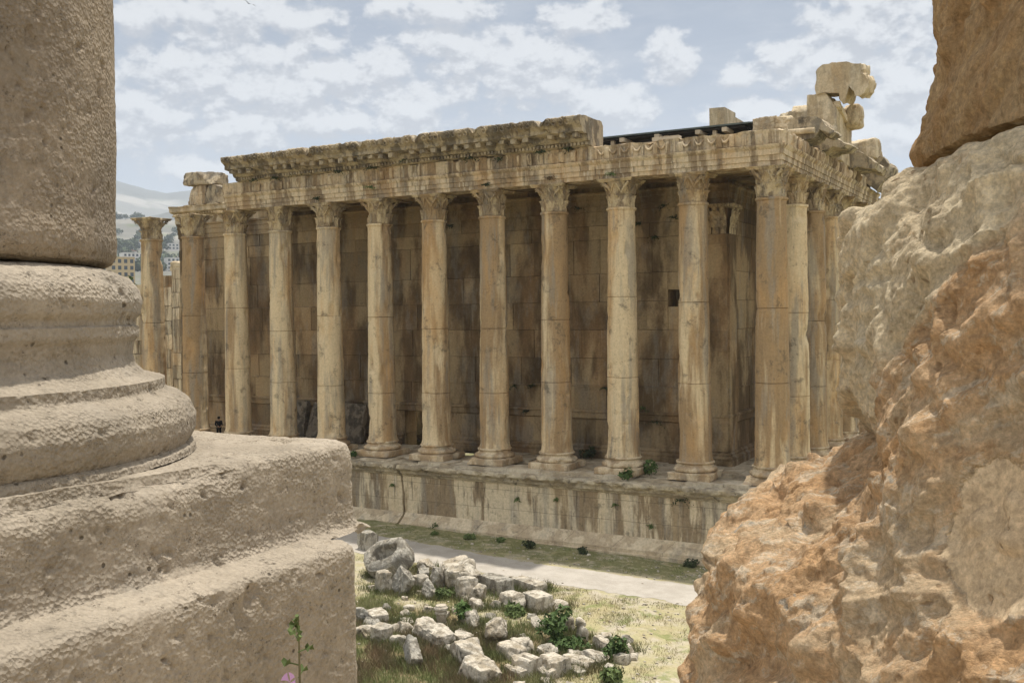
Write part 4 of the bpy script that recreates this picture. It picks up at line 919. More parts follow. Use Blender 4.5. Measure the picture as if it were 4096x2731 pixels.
# ------------------------------------------------------------------ ruined wall and trees beyond the far columns
mb = MB(); rs = random.Random(12)
for (x0, x1, zt) in ((-72, -66.3, 12.6), (-66.3, -63.2, 13.4), (-63.2, -56, 13.9)):
    z = -4.
    while z < zt:
        h_ = min(rs.uniform(1.1, 1.9), zt-z+.3); p = x0
        while p < x1:
            L = min(rs.uniform(1.4, 3.2), x1-p)
            if not (z > zt-2.2 and rs.random() < .25): mb.box((p+.02, 15+rs.uniform(-.12, .1), z), (p+L-.02, 17, z+h_-.03), min(1, max(0, rs.gauss(.5, .25))), jit=.03)
            p += L
        z += h_
tag(mb.build('ruined_wall', M['ent']), 'tall ruined block wall seen between the two far standing columns', 'wall')
rock_obj('loose_block', (2.6, 1.6, 1.1), (-62.4, 16, 13.9), (.05, .1, .2), M['gable'], 'pale slanted block on top of the ruined wall behind the far columns', 'stone block', e=6, seed=44)
mb = MB(); rs = random.Random(19)
for k in range(5):
    z = .1+k*1.5; x = -52.5
    while x < -50.9: L = rs.uniform(.7, 1.4); mb.box((x, 6.2+rs.uniform(-.1, .1), z), (min(x+L, -50.9), 8, z+1.47), rs.uniform(.3, .7)); x += L

def leaf_cluster(mb, c, rad, n, size, rs, squash=1., up=.3, shell=.55):
    c = np.array(c)
    d = rs.normal(size=(n, 3)); d /= np.linalg.norm(d, axis=1)[:, None]; rr = shell+(1-shell)*rs.uniform(size=n)**.6
    p = c+d*(rr*rad)[:, None]*np.array([1, 1, squash])
    nrm = d+rs.normal(size=(n, 3))*.7+np.array([0, 0, up]); nrm /= np.linalg.norm(nrm, axis=1)[:, None]
    t = np.cross(nrm, rs.normal(size=(n, 3))); t /= np.linalg.norm(t, axis=1)[:, None]+1e-9; b = np.cross(nrm, t)
    s_ = size*rs.uniform(.6, 1.4, size=n)[:, None]
    V = np.stack([p-t*s_*.2-b*s_*.0, p+b*s_*.45+nrm*s_*.1, p+t*s_*1.1, p-b*s_*.45+nrm*s_*.1], 1).reshape(-1, 3)
    tones = rs.uniform(.2, .8)
    mb.add(V, [(4*i, 4*i+1, 4*i+2, 4*i+3) for i in range(n)], tones)
def bush(name, loc, rad, seed, label, cat, mat='leaf', n=160, size=.16, squash=.7, group=None, clumps=6, stems=4, sub=True):
    rs = np.random.RandomState(seed); o = empty(name, loc, label, cat, group); mb = MB()
    for k in range(clumps):
        a = rs.uniform(0, 6.28); q = rad*rs.uniform(.1, .62); cc = (math.cos(a)*q, math.sin(a)*q, rad*squash*rs.uniform(.35, 1.15))
        leaf_cluster(mb, cc, rad*rs.uniform(.32, .58), n//clumps, size, rs, squash)
    mb.build('foliage', M[mat], o)
    m2 = MB()
    for k in range(stems):
        a = rs.uniform(0, 6.28); m2.tube([(0, 0, -.05), (math.cos(a)*rad*.2, math.sin(a)*rad*.2, rad*squash*.5), (math.cos(a)*rad*.5, math.sin(a)*rad*.5, rad*squash*1.1)], [.03*rad, .022*rad, .008*rad], 5)
    m2.build('stems', M['stem'], o); return o
def tree(name, loc, h, rad, seed, label, mat='leaf', n=500, size=.5, conical=0, group=None):
    rs = np.random.RandomState(seed); o = empty(name, loc, label, 'tree', group); mb = MB()
    for k in range(16):
        t = rs.uniform(.3, 1.); a = rs.uniform(0, 6.28); q = rad*rs.uniform(.1, .75)*(1-conical*(t-.2)); leaf_cluster(mb, (math.cos(a)*q, math.sin(a)*q, h*t*.93), rad*rs.uniform(.28, .45)*(1-conical*t*.6), n//16, size, rs, 1.15)
    mb.build('crown', M[mat], o); m2 = MB()
    m2.tube([(0, 0, -.5), (0, .05, h*.4), (.1, 0, h*.8)], [rad*.1, rad*.07, rad*.02], 8)
    for k in range(4): a = k*1.6; m2.tube([(0, 0, h*.35), (math.cos(a)*rad*.5, math.sin(a)*rad*.5, h*.62)], [rad*.05, rad*.015], 5)
    m2.build('trunk', M['bark'], o); return o
tree('conifer', (-66.5, 20, 5), 11.5, 2.0, 1, 'spiky green conifer behind the ruined wall, nearest the cut down capital column', 'leaf', 520, .55, .8)
tree('conifer', (-64.2, 21, 5), 10.2, 1.7, 2, 'lower green conifer behind the ruined wall beside the cella corner', 'leaf', 420, .5, .8)
tree('tree', (-73.5, 19, 4), 11.0, 1.8, 3, 'narrow green tree left of the solitary far column', 'leaf', 420, .5, .2)
GW = 'plants rooted in the old stonework'
def weed(loc, rad, seed, label, mat='weed', n=70, hang=0., size=.15):
    o = empty('wall_weed', loc, label, 'weed', GW); rs = np.random.RandomState(seed); mb = MB()
    for k in range(9):   # arching sprigs with leaves
        a = rs.uniform(0, 6.28); d = np.array([math.cos(a), math.sin(a)-.5, rs.uniform(.2, 1.1)-hang*1.4]); d /= np.linalg.norm(d)
        L = rad*rs.uniform(.6, 1.25); m = max(4, n//9)
        for i in range(m):
            t = (i+1)/m; p = d*L*t+np.array([0, 0, -.35*L*t*t*(1+hang)]); s_ = size*rs.uniform(.6, 1.2)*(1.1-.5*t); u_ = rs.normal(size=3); u_ /= np.linalg.norm(u_); v_ = np.cross(u_, rs.normal(size=3)); v_ /= np.linalg.norm(v_)
            mb.add([p-u_*s_*.2, p+v_*s_*.35+u_*s_*.3, p+u_*s_, p-v_*s_*.35+u_*s_*.3], [(0, 1, 2, 3)])
    mb.build('foliage', M[mat], o); m2 = MB(); m2.tube([(0, .25, -.02), (0, 0, .03), (.03, -.1, rad*.4*(1-hang*1.6))], [.03, .025, .008], 5); m2.build('stem', M['stem'], o); return o
ORD = ['corner', 'second', 'third', 'fourth', 'fifth', 'sixth', 'seventh', 'eighth', 'ninth', 'tenth']
def nearcol(x):
    i = min(9, max(0, round(-x/SP))); c = f'{ORD[i]} column' + ('' if i == 0 else ' from the corner')
    side = '' if abs(x+i*SP) < .7 else (' right of' if x > -i*SP else ' left of'); return c, side
used_l = {}
def uniq(s):
    k = used_l.get(s, 0); used_l[s] = k+1
    return s if k == 0 else s+[' , the smaller one', ', the lowest one', ', the last one'][k-1].replace(' ,', ',')
for i, (x, z, k, r_) in enumerate([(-8.95,17.45,'weed',.55),(-13.1,17.5,'dryweed',.6),(-17.41,17.45,'leafdark',.4),(-18.41,19.2,'leafdark',.6),(-16.27,18.95,'leafdark',.75),(-13.49,19.1,'leafdark',.7),(-11.65,19.15,'leafdark',.6),(-32.49,19.35,'leafdark',.7),(-34.6,19.2,'leafdark',.6),(-28.83,19.2,'leafdark',.55),(-26.08,19.2,'leafdark',.6),(-23.31,19.5,'leafdark',.55),(-26.35,17.95,'weed',.6),(-30.94,17.5,'leafdark',.45),(-36.51,19.25,'leafdark',.5)]):
    c, sd_ = nearcol(x); where = 'frieze' if z > 18.5 else 'architrave'; kind = {'weed': 'green', 'dryweed': 'brown dry', 'leafdark': 'dark'}[k]
    weed((x, -1.05 if z < 18.5 else -1.1, z), r_, 300+i, uniq(f'{kind} weed tuft on the {where}{sd_ or " over"} the {c}'), k, 80, .35 if z > 18.5 else .15)
for i, (x, z, k, r_) in enumerate([(-18.84,4.64,'leafdark',.5),(-17.49,4.68,'leafdark',.4),(-18.0,2.95,'leafdark',.35),(-12.1,4.66,'leafdark',.4),(-9.57,3.4,'weed',.5),(-8.61,2.6,'leafdark',.6),(-13.91,16.3,'leafdark',.6),(-8.01,16.1,'leafdark',.6),(-9.66,15.1,'leafdark',.5),(-7.33,15.3,'leafdark',.8),(-8.57,14.2,'leafdark',.45),(-23.93,15.7,'leafdark',.5)]):
    c, sd_ = nearcol(x+3.5); h_ = 'high on' if z > 10 else 'low on'
    weed((x, 4.82, z), r_, 340+i, uniq(f'dark weed {h_} shaded wall by the {c}'), k, 70, .3)
for i, (x, z, r_) in enumerate([(-24.27,-1.5,.28),(-14.94,-1.65,.3),(-12.29,-1.5,.3),(-8.52,-1.45,.35),(-4.56,-.85,.6),(-20.52,-3.7,.45),(-6.36,-2.5,.28)]):
    c, sd_ = nearcol(x-1.5); lab = ['small green weed beside the long crack in the podium', 'round green weed in mid podium face left of two companions', 'upright green weed in the podium face, between two neighbours', 'green weed hanging in the podium face under the third column from the corner', 'large dark weed under the podium lip near the corner column', 'yellow green weed on the podium foot moulding', 'small weed low on the podium wall towards the corner'][i]
    weed((x, -1.86 if z > -3 else -2.3, z), r_, 370+i, lab, 'weed' if i != 4 else 'leafdark', 60, .3)
for i, (x, y, z, r_, lab) in enumerate([(-7.1,-.2,.12,.75,'leafy green bush growing at the right side of the third column base'),(-7.9,-1.7,.05,.5,'flat green mat of weeds in front of the third column plinth'),(-13.2,4.1,.12,.75,'dark bush on the paving at the wall foot between third and fourth columns'),(-27.66,-1.5,.1,.3,'small green weed on the podium edge beside the foreground stone')]):
    bush('podium_bush', (x, y, z), r_, 390+i, lab, 'bush', 'leafdark' if i == 2 else 'leaf', 200, .15, .75)
for i, (x, y, r_, lab) in enumerate([(-19.6,-4.2,.45,'dark green weed at the podium foot nearest the foreground stone'),(-17.29,-3.9,.75,'bushy weed clump at the podium foot, second from the left'),(-13.29,-3.9,.85,'broad dark weed clump at the middle of the podium foot'),(-15.23,-3.7,.6,'small leafy weed between two larger clumps at the podium foot'),(-9.95,-3.5,.7,'bright green weed clump at the podium foot under the third column'),(-3.65,-3.2,.85,'dark weed clump at the podium foot beside the eroded column')]):
    bush('foot_weed', (x, y+.25, float(gz(x, y))-.04), r_*.62, 400+i, lab, 'weed', 'weed' if i in (1, 3, 0) else 'leafdark', 300, .1, .6)
for i, (x, y, r_, sq, lab, mt) in enumerate([(-4.4,-17.5,1.0,1.0,'large dark green fig bush among the fallen stones','leaf'),(-3.5,-18.0,.9,.5,'low spreading green bush at the foot of the upright head shaped stone','leaf'),(-9.0,-17.2,.7,.9,'green bush beside the short turned column stump','leaf'),(-1.2,-18.2,.75,.8,'dark green bush at the right end of the fallen stones','leaf'),(-.6,-20.3,.6,.5,'pale green bush at the bottom right of the fallen stones','weed'),(-11.9,-14.6,.6,.6,'green weeds between the leaning slab and the pyramid shaped fragment','weed'),(-7.6,-15.2,.6,.5,'olive weeds against the long humped stone','weed')]):
    bush('bush', (x, y, float(gz(x, y))-.05), r_, 420+i, lab, 'bush', mt, 420, .17, sq, clumps=9)

# ------------------------------------------------------------------ fallen stones in the meadow
GR = 'fallen stones in the meadow'
def zz(x, y): return float(gz(x, y))
def put(x, y, size, rz, label, cat='stone block', mat='rubble', e=9, cuts=3, amp=.05, seed=1, tilt=(0, 0), rough=0., sink=.14, n=18):
    return rock_obj('fallen_stone', size, (x, y, zz(x, y)), (tilt[0], tilt[1], rz), M[mat], label, cat, GR, e=e, cuts=cuts, amp=amp, seed=seed, rough=rough, sink=sink, n=n)
V0 = -.5   # turn of a stone squared to the line of sight
ST = [
 (-14.86,-15.37,(.75,.6,1.15),V0,'pale upright post stone in front of the grey hollowed drum','stone block','rubble',10,2,.05,1,(.03,.02),0),
 (-15.6,-15.4,(.45,.4,.4),.2,'small rounded stone at the left foot of the upright post stone','stone','rubble',3,3,.08,2,(0,0),0),
 (-13.86,-15.18,(1.15,.5,1.1),V0,'grey slab leaning right with carved bands, beside the upright post stone','carved stone','greyrubble',8,4,.05,3,(-.35,.45),.05),
 (-13.85,-13.57,(.8,.7,.75),V0+.1,'tan squared block behind the leaning carved slab','stone block','rubble',9,3,.05,4,(0,0),0),
 (-14.91,-11.9,(.5,.4,.7),.4,'small dark pointed stone standing behind the tan squared block','stone','greyrubble',3,6,.1,5,(0,.2),0),
 (-13.13,-13.22,(.75,.5,1.15),.2,'dark pointed stone standing against the left of the domed boulder','stone','greyrubble',4,6,.1,6,(0,.15),0),
 (-15.4,-10.9,(1.1,.8,.7),.2,'low pale stone by the path, left of the domed boulder','stone','rubble',3,4,.08,7,(0,0),0),
 (-14.6,-12.3,(.7,.6,.8),.9,'jagged grey stone touching the right end of the hollowed drum','stone','greyrubble',4,6,.1,8,(0,.1),0),
 (-12.34,-12.48,(2.2,1.7,1.55),V0,'largest rough cream domed boulder beside the path','boulder','rubble',3,4,.1,9,(0,0),.07),
 (-12.48,-14.85,(.95,.6,.9),V0,'grey pyramid shaped fragment with carved scrolls in front of the domed boulder','carved stone','greyrubble',3.2,6,.08,10,(0,.1),.06),
 (-10.9,-14.1,(1.0,.9,1.15),V0-.1,'tall broken block with a vertical groove, right of the domed boulder','stone block','rubble',7,4,.06,11,(0,-.05),.03),
 (-10.15,-14.2,(.8,.9,.85),V0+.5,'rough broken stump joined close to the grooved block','stone block','rubble',4,5,.08,12,(0,.35),.04),
 (-10.25,-12.35,(1.75,.9,.85),V0+.1,'long slab with a dark streaked side at the path edge behind the grooved block','slab','greyrubble',12,1,.02,13,(0,0),0),
 (-9.0,-11.3,(1.95,.8,.6),V0+.1,'long slab at the path edge, right end of the row','slab','rubble',12,1,.02,14,(0,0),0),
 (-9.63,-15.18,(.85,.6,.45),V0+.2,'low flat topped stone at the foot of the grooved block','stone block','rubble',8,4,.05,15,(0,.15),0),
 (-8.9,-14.75,(.6,.5,.5),.3,'small pale stone between the low flat topped stone and the humped stone','stone','rubble',3,4,.08,16,(0,0),0),
 (-8.13,-14.43,(1.3,.9,.85),V0,'long humped stone between the grooved block and the flared block','boulder','rubble',3.5,5,.08,17,(0,0),.03),
 (-7.11,-13.93,(1.25,.95,.9),V0,'squared block with flared top corners, right of the humped stone','stone block','rubble',9,1,.04,18,(0,0),0),
 (-6.4,-13.2,(.95,.7,.5),V0,'rounded cream stone at the right end of the back row','boulder','rubble',3,3,.08,19,(0,0),0),
 (-8.48,-17.45,(.95,.7,.75),V0+.2,'pointed broken stone right of the turned column stump','stone','rubble',3.5,7,.1,20,(0,.25),.05),
 (-12.41,-19.12,(1.05,.8,.6),V0-.1,'grey squared block among the weeds at the far left','stone block','rubble',9,3,.05,21,(0,.05),0),
 (-11.95,-20.1,(.95,.7,.55),V0,'stone with a carved rosette below the far left squared block','carved stone','greyrubble',4,5,.08,22,(0,.2),.08),
 (-11.6,-21.0,(.85,.6,.5),V0+.4,'smooth wedge stone below the carved rosette stone','stone block','rubble',6,4,.05,23,(.1,-.2),0),
 (-10.56,-21.19,(.7,.7,.75),V0+.5,'tilted cube shaped stone right of the smooth wedge stone','stone block','rubble',10,2,.04,24,(.1,.15),0),
 (-10.43,-19.67,(.95,.7,.6),V0,'pale five sided stone above the scroll carved lintel','stone','rubble',4,7,.07,25,(0,.1),0),
 (-10.98,-19.8,(.55,.5,.45),V0,'brown stone tucked left of the pale five sided stone','stone','rubble',4,5,.07,26,(0,0),0),
 (-11.31,-18.4,(.75,.5,.28),V0,'thin pale slab lying in the weeds left of the turned stump','slab','rubble',8,2,.04,27,(0,0),0),
 (-8.84,-20.04,(2.2,1.0,.75),V0+.12,'long broken lintel with carved scrolls in the middle of the stones','carved stone','rubble',5,5,.08,28,(0,.08),.1),
 (-9.75,-21.2,(.65,.55,.5),.1,'round grey stone at the left end of the scroll carved lintel','boulder','rubble',3,3,.08,29,(0,0),0),
 (-9.17,-18.7,(.6,.5,.42),V0,'small pale pointed stone behind the scroll carved lintel','stone','rubble',4,7,.06,30,(0,.15),0),
 (-7.73,-19.46,(.9,.7,.5),V0+.1,'dark sided flat block right of the scroll carved lintel','stone block','rubble',9,2,.04,31,(0,.05),0),
 (-8.2,-18.6,(.55,.5,.35),.3,'small tan stone between the pointed stone and the turned stump','stone','rubble',4,5,.06,32,(0,0),0),
 (-7.85,-22.78,(1.25,.5,.7),V0-.3,'narrow slab tipped down to the right in the dry grass','slab','greyrubble',9,3,.05,33,(-.2,.55),0),
 (-6.5,-18.71,(1.55,.9,.85),V0-.55,'long carved block rising to the right beside the fig bush','carved stone','rubble',6,4,.06,34,(0,-.42),.08),
 (-4.95,-19.2,(.95,.8,.65),V0,'rounded cushion shaped block in front of the fig bush','stone block','rubble',6,3,.04,35,(0,0),0),
 (-6.26,-21.27,(2.0,1.1,.85),V0-.25,'big rough block with a flat left top, behind the split stone','stone block','rubble',8,4,.06,36,(0,-.1),.05),
 (-5.07,-19.95,(1.35,.8,.62),V0+.05,'grey block with rounded ends behind the moulded blocks','stone block','rubble',5,3,.04,37,(0,0),0),
 (-3.91,-19.0,(1.0,.8,.62),V0,'lumpy carved fragment behind the right moulded block','carved stone','rubble',3.5,5,.1,40,(0,0),.1),
 (-2.9,-18.6,(.95,.7,.42),V0,'rough flat stone in front of the spreading bush','stone','rubble',4,5,.08,41,(0,.05),.06),
 (-1.95,-18.8,(1.05,.7,.5),V0+.25,'curved grey stone right of the rough flat stone','stone','rubble',5,4,.07,42,(0,.12),.03),
 (-2.3,-19.5,(1.25,.7,.42),V0+.1,'stepped slab right of the moulded blocks','slab','rubble',9,3,.05,43,(0,.04),0),
 (-2.0,-20.2,(.8,.55,.3),V0,'thin tilted slab below the stepped slab','slab','rubble',9,3,.05,44,(0,.05),0),
 (-2.14,-17.39,(1.35,.9,.6),V0,'broad cream rock behind the right hand bush','boulder','rubble',3.5,4,.08,45,(0,.08),.05),
 (-1.25,-17.1,(.55,.5,.45),V0,'small cream rock right of the broad cream rock','stone','rubble',4,4,.08,46,(0,0),0),
 (-4.4,-16.1,(.42,.4,.8),V0,'small white upright stone behind the fig bush','stone','rubble',5,3,.08,47,(0,.06),0),
 (-5.95,-16.2,(.75,.6,.6),V0,'tan pointed stone at the left of the fig bush','stone','rubble',3.5,6,.08,48,(0,-.1),0),
 (-.96,-19.64,(.42,.35,.4),.3,'small white chip standing at the right end of the stones','stone','rubble',3.5,6,.08,49,(0,.2),0),
 (-2.63,-21.7,(.6,.4,.28),V0,'flat pale chip in front of the moulded blocks','stone','rubble',4,4,.06,50,(0,0),0),
 (-12.84,-19.7,(.5,.6,.85),V0,'narrow grey stone against the foreground plinth edge','stone','greyrubble',4,4,.08,52,(0,.1),0),
 (-20.95,-8.74,(.9,.9,1.15),V0+.2,'grey squared block half hidden by the foreground plinth','stone block','greyrubble',10,2,.04,53,(0,0),0),
]
for (x, y, sz, rz, lab, cat, mt, e, cuts, amp, sd_, tl, rg) in ST: put(x, y, sz, rz, lab, cat, mt, e, cuts, amp, sd_, tl, rg)
rs = np.random.RandomState(55)
for i in range(34):   # small stones lying among the blocks
    while True:
        x, y = rs.uniform(-14, -.5), rs.uniform(-23.5, -12)
        if min((x-q[0])**2+(y-q[1])**2 for q in ST) > .55 and not (x > -6 and y > -16): break
    k = rs.uniform(.22, .5); rock_obj('small_stone', (k*1.3, k, k*.8), (x, y, zz(x, y)), (rs.uniform(-.2, .2), rs.uniform(-.2, .2), rs.uniform(0, 3)), M['rubble' if i % 3 else 'greyrubble'], 'small broken stone lying in the weeds among the larger blocks', 'stone', 'small stones among the blocks', e=4 if i % 2 else 8, cuts=6, amp=.08, seed=700+i, n=9, sink=.06)
# hollowed drum lying tipped over
mb = MB(); prf = resample([(.02, -.62), (.9, -.62), (1.02, -.55), (1.08, -.3), (1.08, .3), (1.03, .5), (.95, .56), (.72, .57), (.64, .5), (.6, .0), (.5, -.15), (.02, -.16)], .09)
P = lathe(prf, 56); N_ = normals(P, True); d_ = fbm(P, 1.2, 3)*.07+fbm(P, 4, 3)*.03; P += N_*np.clip(d_, -.12, .12)[..., None]; P[..., 0] *= 1.25
inn = np.arange(len(prf)) >= int(np.argmax((prf[:, 0] < .73) & (prf[:, 1] > .4))); tt = np.arctan2(P[..., 1], P[..., 0]); sq_ = (np.abs(np.cos(tt))**5+np.abs(np.sin(tt))**5)**-.2
P[..., 0] *= np.where(inn[:, None], .95*sq_, 1); P[..., 1] *= np.where(inn[:, None], .72*sq_, 1)
P[..., 2] -= np.maximum(-P[..., 1]-.4, 0)*sstep(P[..., 2], .3, .5)*.4
o = tag(mb.grid(P, True, True, True).build('hollowed_drum', M['greyrubble'], None, 45), 'big grey hollowed stone drum tipped on its side at the left of the meadow', 'stone drum', GR)
o.location = (-16.3, -13.0, zz(-16.3, -13)+.95); o.rotation_euler = (.62, -.25, .05)
# turned column stump
pr_ = resample([(.3, -.1), (.3, .12), (.24, .15), (.26, .2), (.21, .24), (.21, .55), (.27, .6), (.27, .66), (.22, .7), (.31, .78), (.31, .85), (.26, .9), (.24, .97), (.05, 1.0)], .05)
P = lathe(pr_, 28); P[..., :2] *= (1+fbm(P+2, 3, 3)*.08)[..., None]
o = tag(MB().grid(P, True, True, True).build('column_stump', M['rubble'], None, 40), 'short turned column stump with ring mouldings beside a green bush', 'column stump', GR); o.location = (-9.51, -18.29, zz(-9.5, -18.3)); o.rotation_euler.y = -.04
# upright head shaped stone
W1, F1 = rock_mesh((.55, .45, .85), 3.5, 3, .08, 91, 12, 1.3, .02); W2, F2 = rock_mesh((.42, .4, .42), 2.6, 2, .1, 92, 12, 1.3, .02)
mb = MB().add(W1+np.array([0, 0, .3]), F1).add(W2+np.array([-.03, 0, .78]), F2); o = tag(mb.build('upright_stone', M['rubble'], None, 40), 'upright stone like a rough head and shoulders, right of the fig bush', 'stone', GR); o.location = (-3.43, -16.92, zz(-3.4, -16.9)); o.rotation_euler.z = V0
# moulded blocks
def moulded(x, y, w_, label, seed, slot=False):
    prf = resample([(-.55, 0), (-.55, .3), (-.5, .36), (-.2, .37), (-.16, .42), (-.16, .6), (-.1, .66), (.45, .67), (.55, .6), (.55, 0), (-.55, 0)], .06)[:-1]
    rows = [[(t, a, b) for a, b in prf] for t in np.linspace(-w_/2, w_/2, 20)]; P = np.array(rows)
    P[..., 1] += fbm(P+seed, 2, 3)*.035; P[..., 2] += fbm(P+seed+4, 2, 3)*.03*(P[..., 2] > .1)-np.maximum(fbm(P+seed+9, 1.4, 3)-.25, 0)*.25*(P[..., 2] > .1)
    if slot: P[..., 2] -= np.where((np.abs(P[..., 0]-.12) < .34) & (P[..., 1] > .02) & (P[..., 1] < .16) & (P[..., 2] > .6), .16, 0)
    o = tag(MB().grid(P, True, True, True).build('moulded_block', M['rubble'], None, 35), label, 'carved stone', GR); o.location = (x, y, zz(x, y)-.05); o.rotation_euler.z = V0+.12
moulded(-3.75, -21.35, 1.0, 'left moulded block of the front pair, with a long slot cut in its top', 1, True)
moulded(-2.8, -20.85, 1.02, 'right moulded block of the front pair, with a deep stepped ledge', 2)
# split front block
W, F = rock_mesh((1.5, 1.1, .8), 8, 3, .05, 95, 26, 1.2, .02); gq = np.abs(W[:, 0]-.02-.1*W[:, 1]+.03*pn(W*4)); W[:, 2] -= np.where(W[:, 2] > .1, .14*np.exp(-(gq/.05)**2), 0)
o = tag(MB().add(W, F).build('split_block', M['rubble'], None, 38), 'pale block with a groove split across its top, nearest the camera', 'stone block', GR); o.location = (-4.85, -22.75, zz(-4.8, -22.7)+.33); o.rotation_euler = (0, .04, V0+.15)

# chips and pebbles nobody could count
rs = np.random.RandomState(77); mb = MB()
for i in range(900):
    x, y = rs.uniform(-18, 3), rs.uniform(-25, -3)
    if -9.4 < y < -6.6 and rs.random_sample() < .8: continue
    s_ = rs.uniform(.03, .12)*(1.6 if rs.random_sample() < .1 else 1); W, F = rock_mesh((s_*1.3, s_, s_*.7), 3, 3, .1, i % 9, 2); mb.add(W+np.array([x, y, zz(x, y)+s_*.15]), F, rs.uniform(.3, .9))
tag(mb.build('stone_chips', M['rubble']), kind='stuff')

# ------------------------------------------------------------------ grass
def grass(name, mat, n, mask, hmin, hmax, wd, seed, box):
    rs = np.random.RandomState(seed); P = []
    while len(P) < n:
        q = np.stack([rs.uniform(box[0], box[1], 4000), rs.uniform(box[2], box[3], 4000)], 1); k = mask(q[:, 0], q[:, 1]) > rs.uniform(size=4000); P += q[k].tolist()
    P = np.array(P[:n]); z = gz(P[:, 0], P[:, 1])-.02; b = np.concatenate([P, z[:, None]], 1)
    a = rs.uniform(0, 6.28, n); h_ = rs.uniform(hmin, hmax, n); ln = rs.normal(size=(n, 2))*.35*h_[:, None]
    s_ = np.stack([np.cos(a), np.sin(a), a*0], 1)*(wd*rs.uniform(.6, 1.4, n))[:, None]; tip = b+np.concatenate([ln, h_[:, None]], 1); mid = (b+tip)/2+np.array([0, 0, .06])*h_[:, None]
    V = np.stack([b-s_, b+s_, mid+s_*.7, tip, mid-s_*.7], 1).reshape(-1, 3); mb = MB(); mb.add(V, [(5*i, 5*i+1, 5*i+2, 5*i+3, 5*i+4) for i in range(n)])
    return tag(mb.build(name, mat), kind='stuff')
_C = np.array([(q[0], q[1], max(q[2][0], q[2][1])*.5) for q in ST]+[(-16.3, -13, 1.1), (-9.5, -18.3, .3), (-3.4, -16.9, .3), (-3.75, -21.3, .6), (-2.8, -20.8, .6), (-4.85, -22.7, .7)])
def hug(x, y):
    d = np.min(np.hypot(x[:, None]-_C[None, :, 0], y[:, None]-_C[None, :, 1])-_C[None, :, 2], axis=1); return np.clip(1-np.maximum(d-.05, 0)/.55, 0, 1)**1.5
def nz(x, y, f, o): return fbm(np.stack([x, y, x*0+o], -1), f, 3)
M['blade_g'] = plain('green_blades', (.16,.19,.07), .9, .4, 1.3, (.26,.25,.12)); M['blade_w'] = plain('weed_blades', (.115,.145,.05), .9, .4, 1.1, (.17,.15,.075)); M['blade_d'] = plain('dry_blades', (.38,.315,.18), .9, .35, .9, (.34,.29,.15)); M['blade_r'] = plain('russet_blades', (.22,.155,.09), .9, .3, .9, (.15,.14,.07))
grass('green_grass', M['blade_g'], 26000, lambda x, y: np.where(y > -6.3, sstep(nz(x, y, .9, 1), -.2, .35)*sstep(y, -6.6, -5.0), sstep(nz(x, y, .45, 2), .0, .45)*(y < -10)), .03, .13, .011, 5, (-24, 4, -25, -2.6))
grass('rank_weeds', M['blade_g'], 22000, lambda x, y: sstep(nz(x, y, .6, 3), -.3, .3)*sstep(x, -1, -3.5)*np.where(y < -16.2, 1, .3*(x < -7)), .1, .42, .012, 6, (-15, .5, -26, -12))
grass('dry_grass', M['blade_d'], 26000, lambda x, y: sstep(nz(x, y, .6, 4), -.3, .3)*np.where((y > -9.9), 0, 1), .04, .2, .01, 7, (-18, 4, -26, -10))
grass('russet_grass', M['blade_r'], 20000, lambda x, y: sstep(nz(x, y, .5, 6), -.2, .3)*sstep(x, -2.5, -5)*sstep(y, -17.5, -20.), .15, .5, .011, 8, (-14, -2, -27, -16))

grass('stone_foot_weeds', M['blade_w'], 26000, lambda x, y: hug(x, y)*sstep(nz(x, y, .9, 9), -.45, .1), .1, .45, .013, 9, (-18.5, 0, -25, -10))

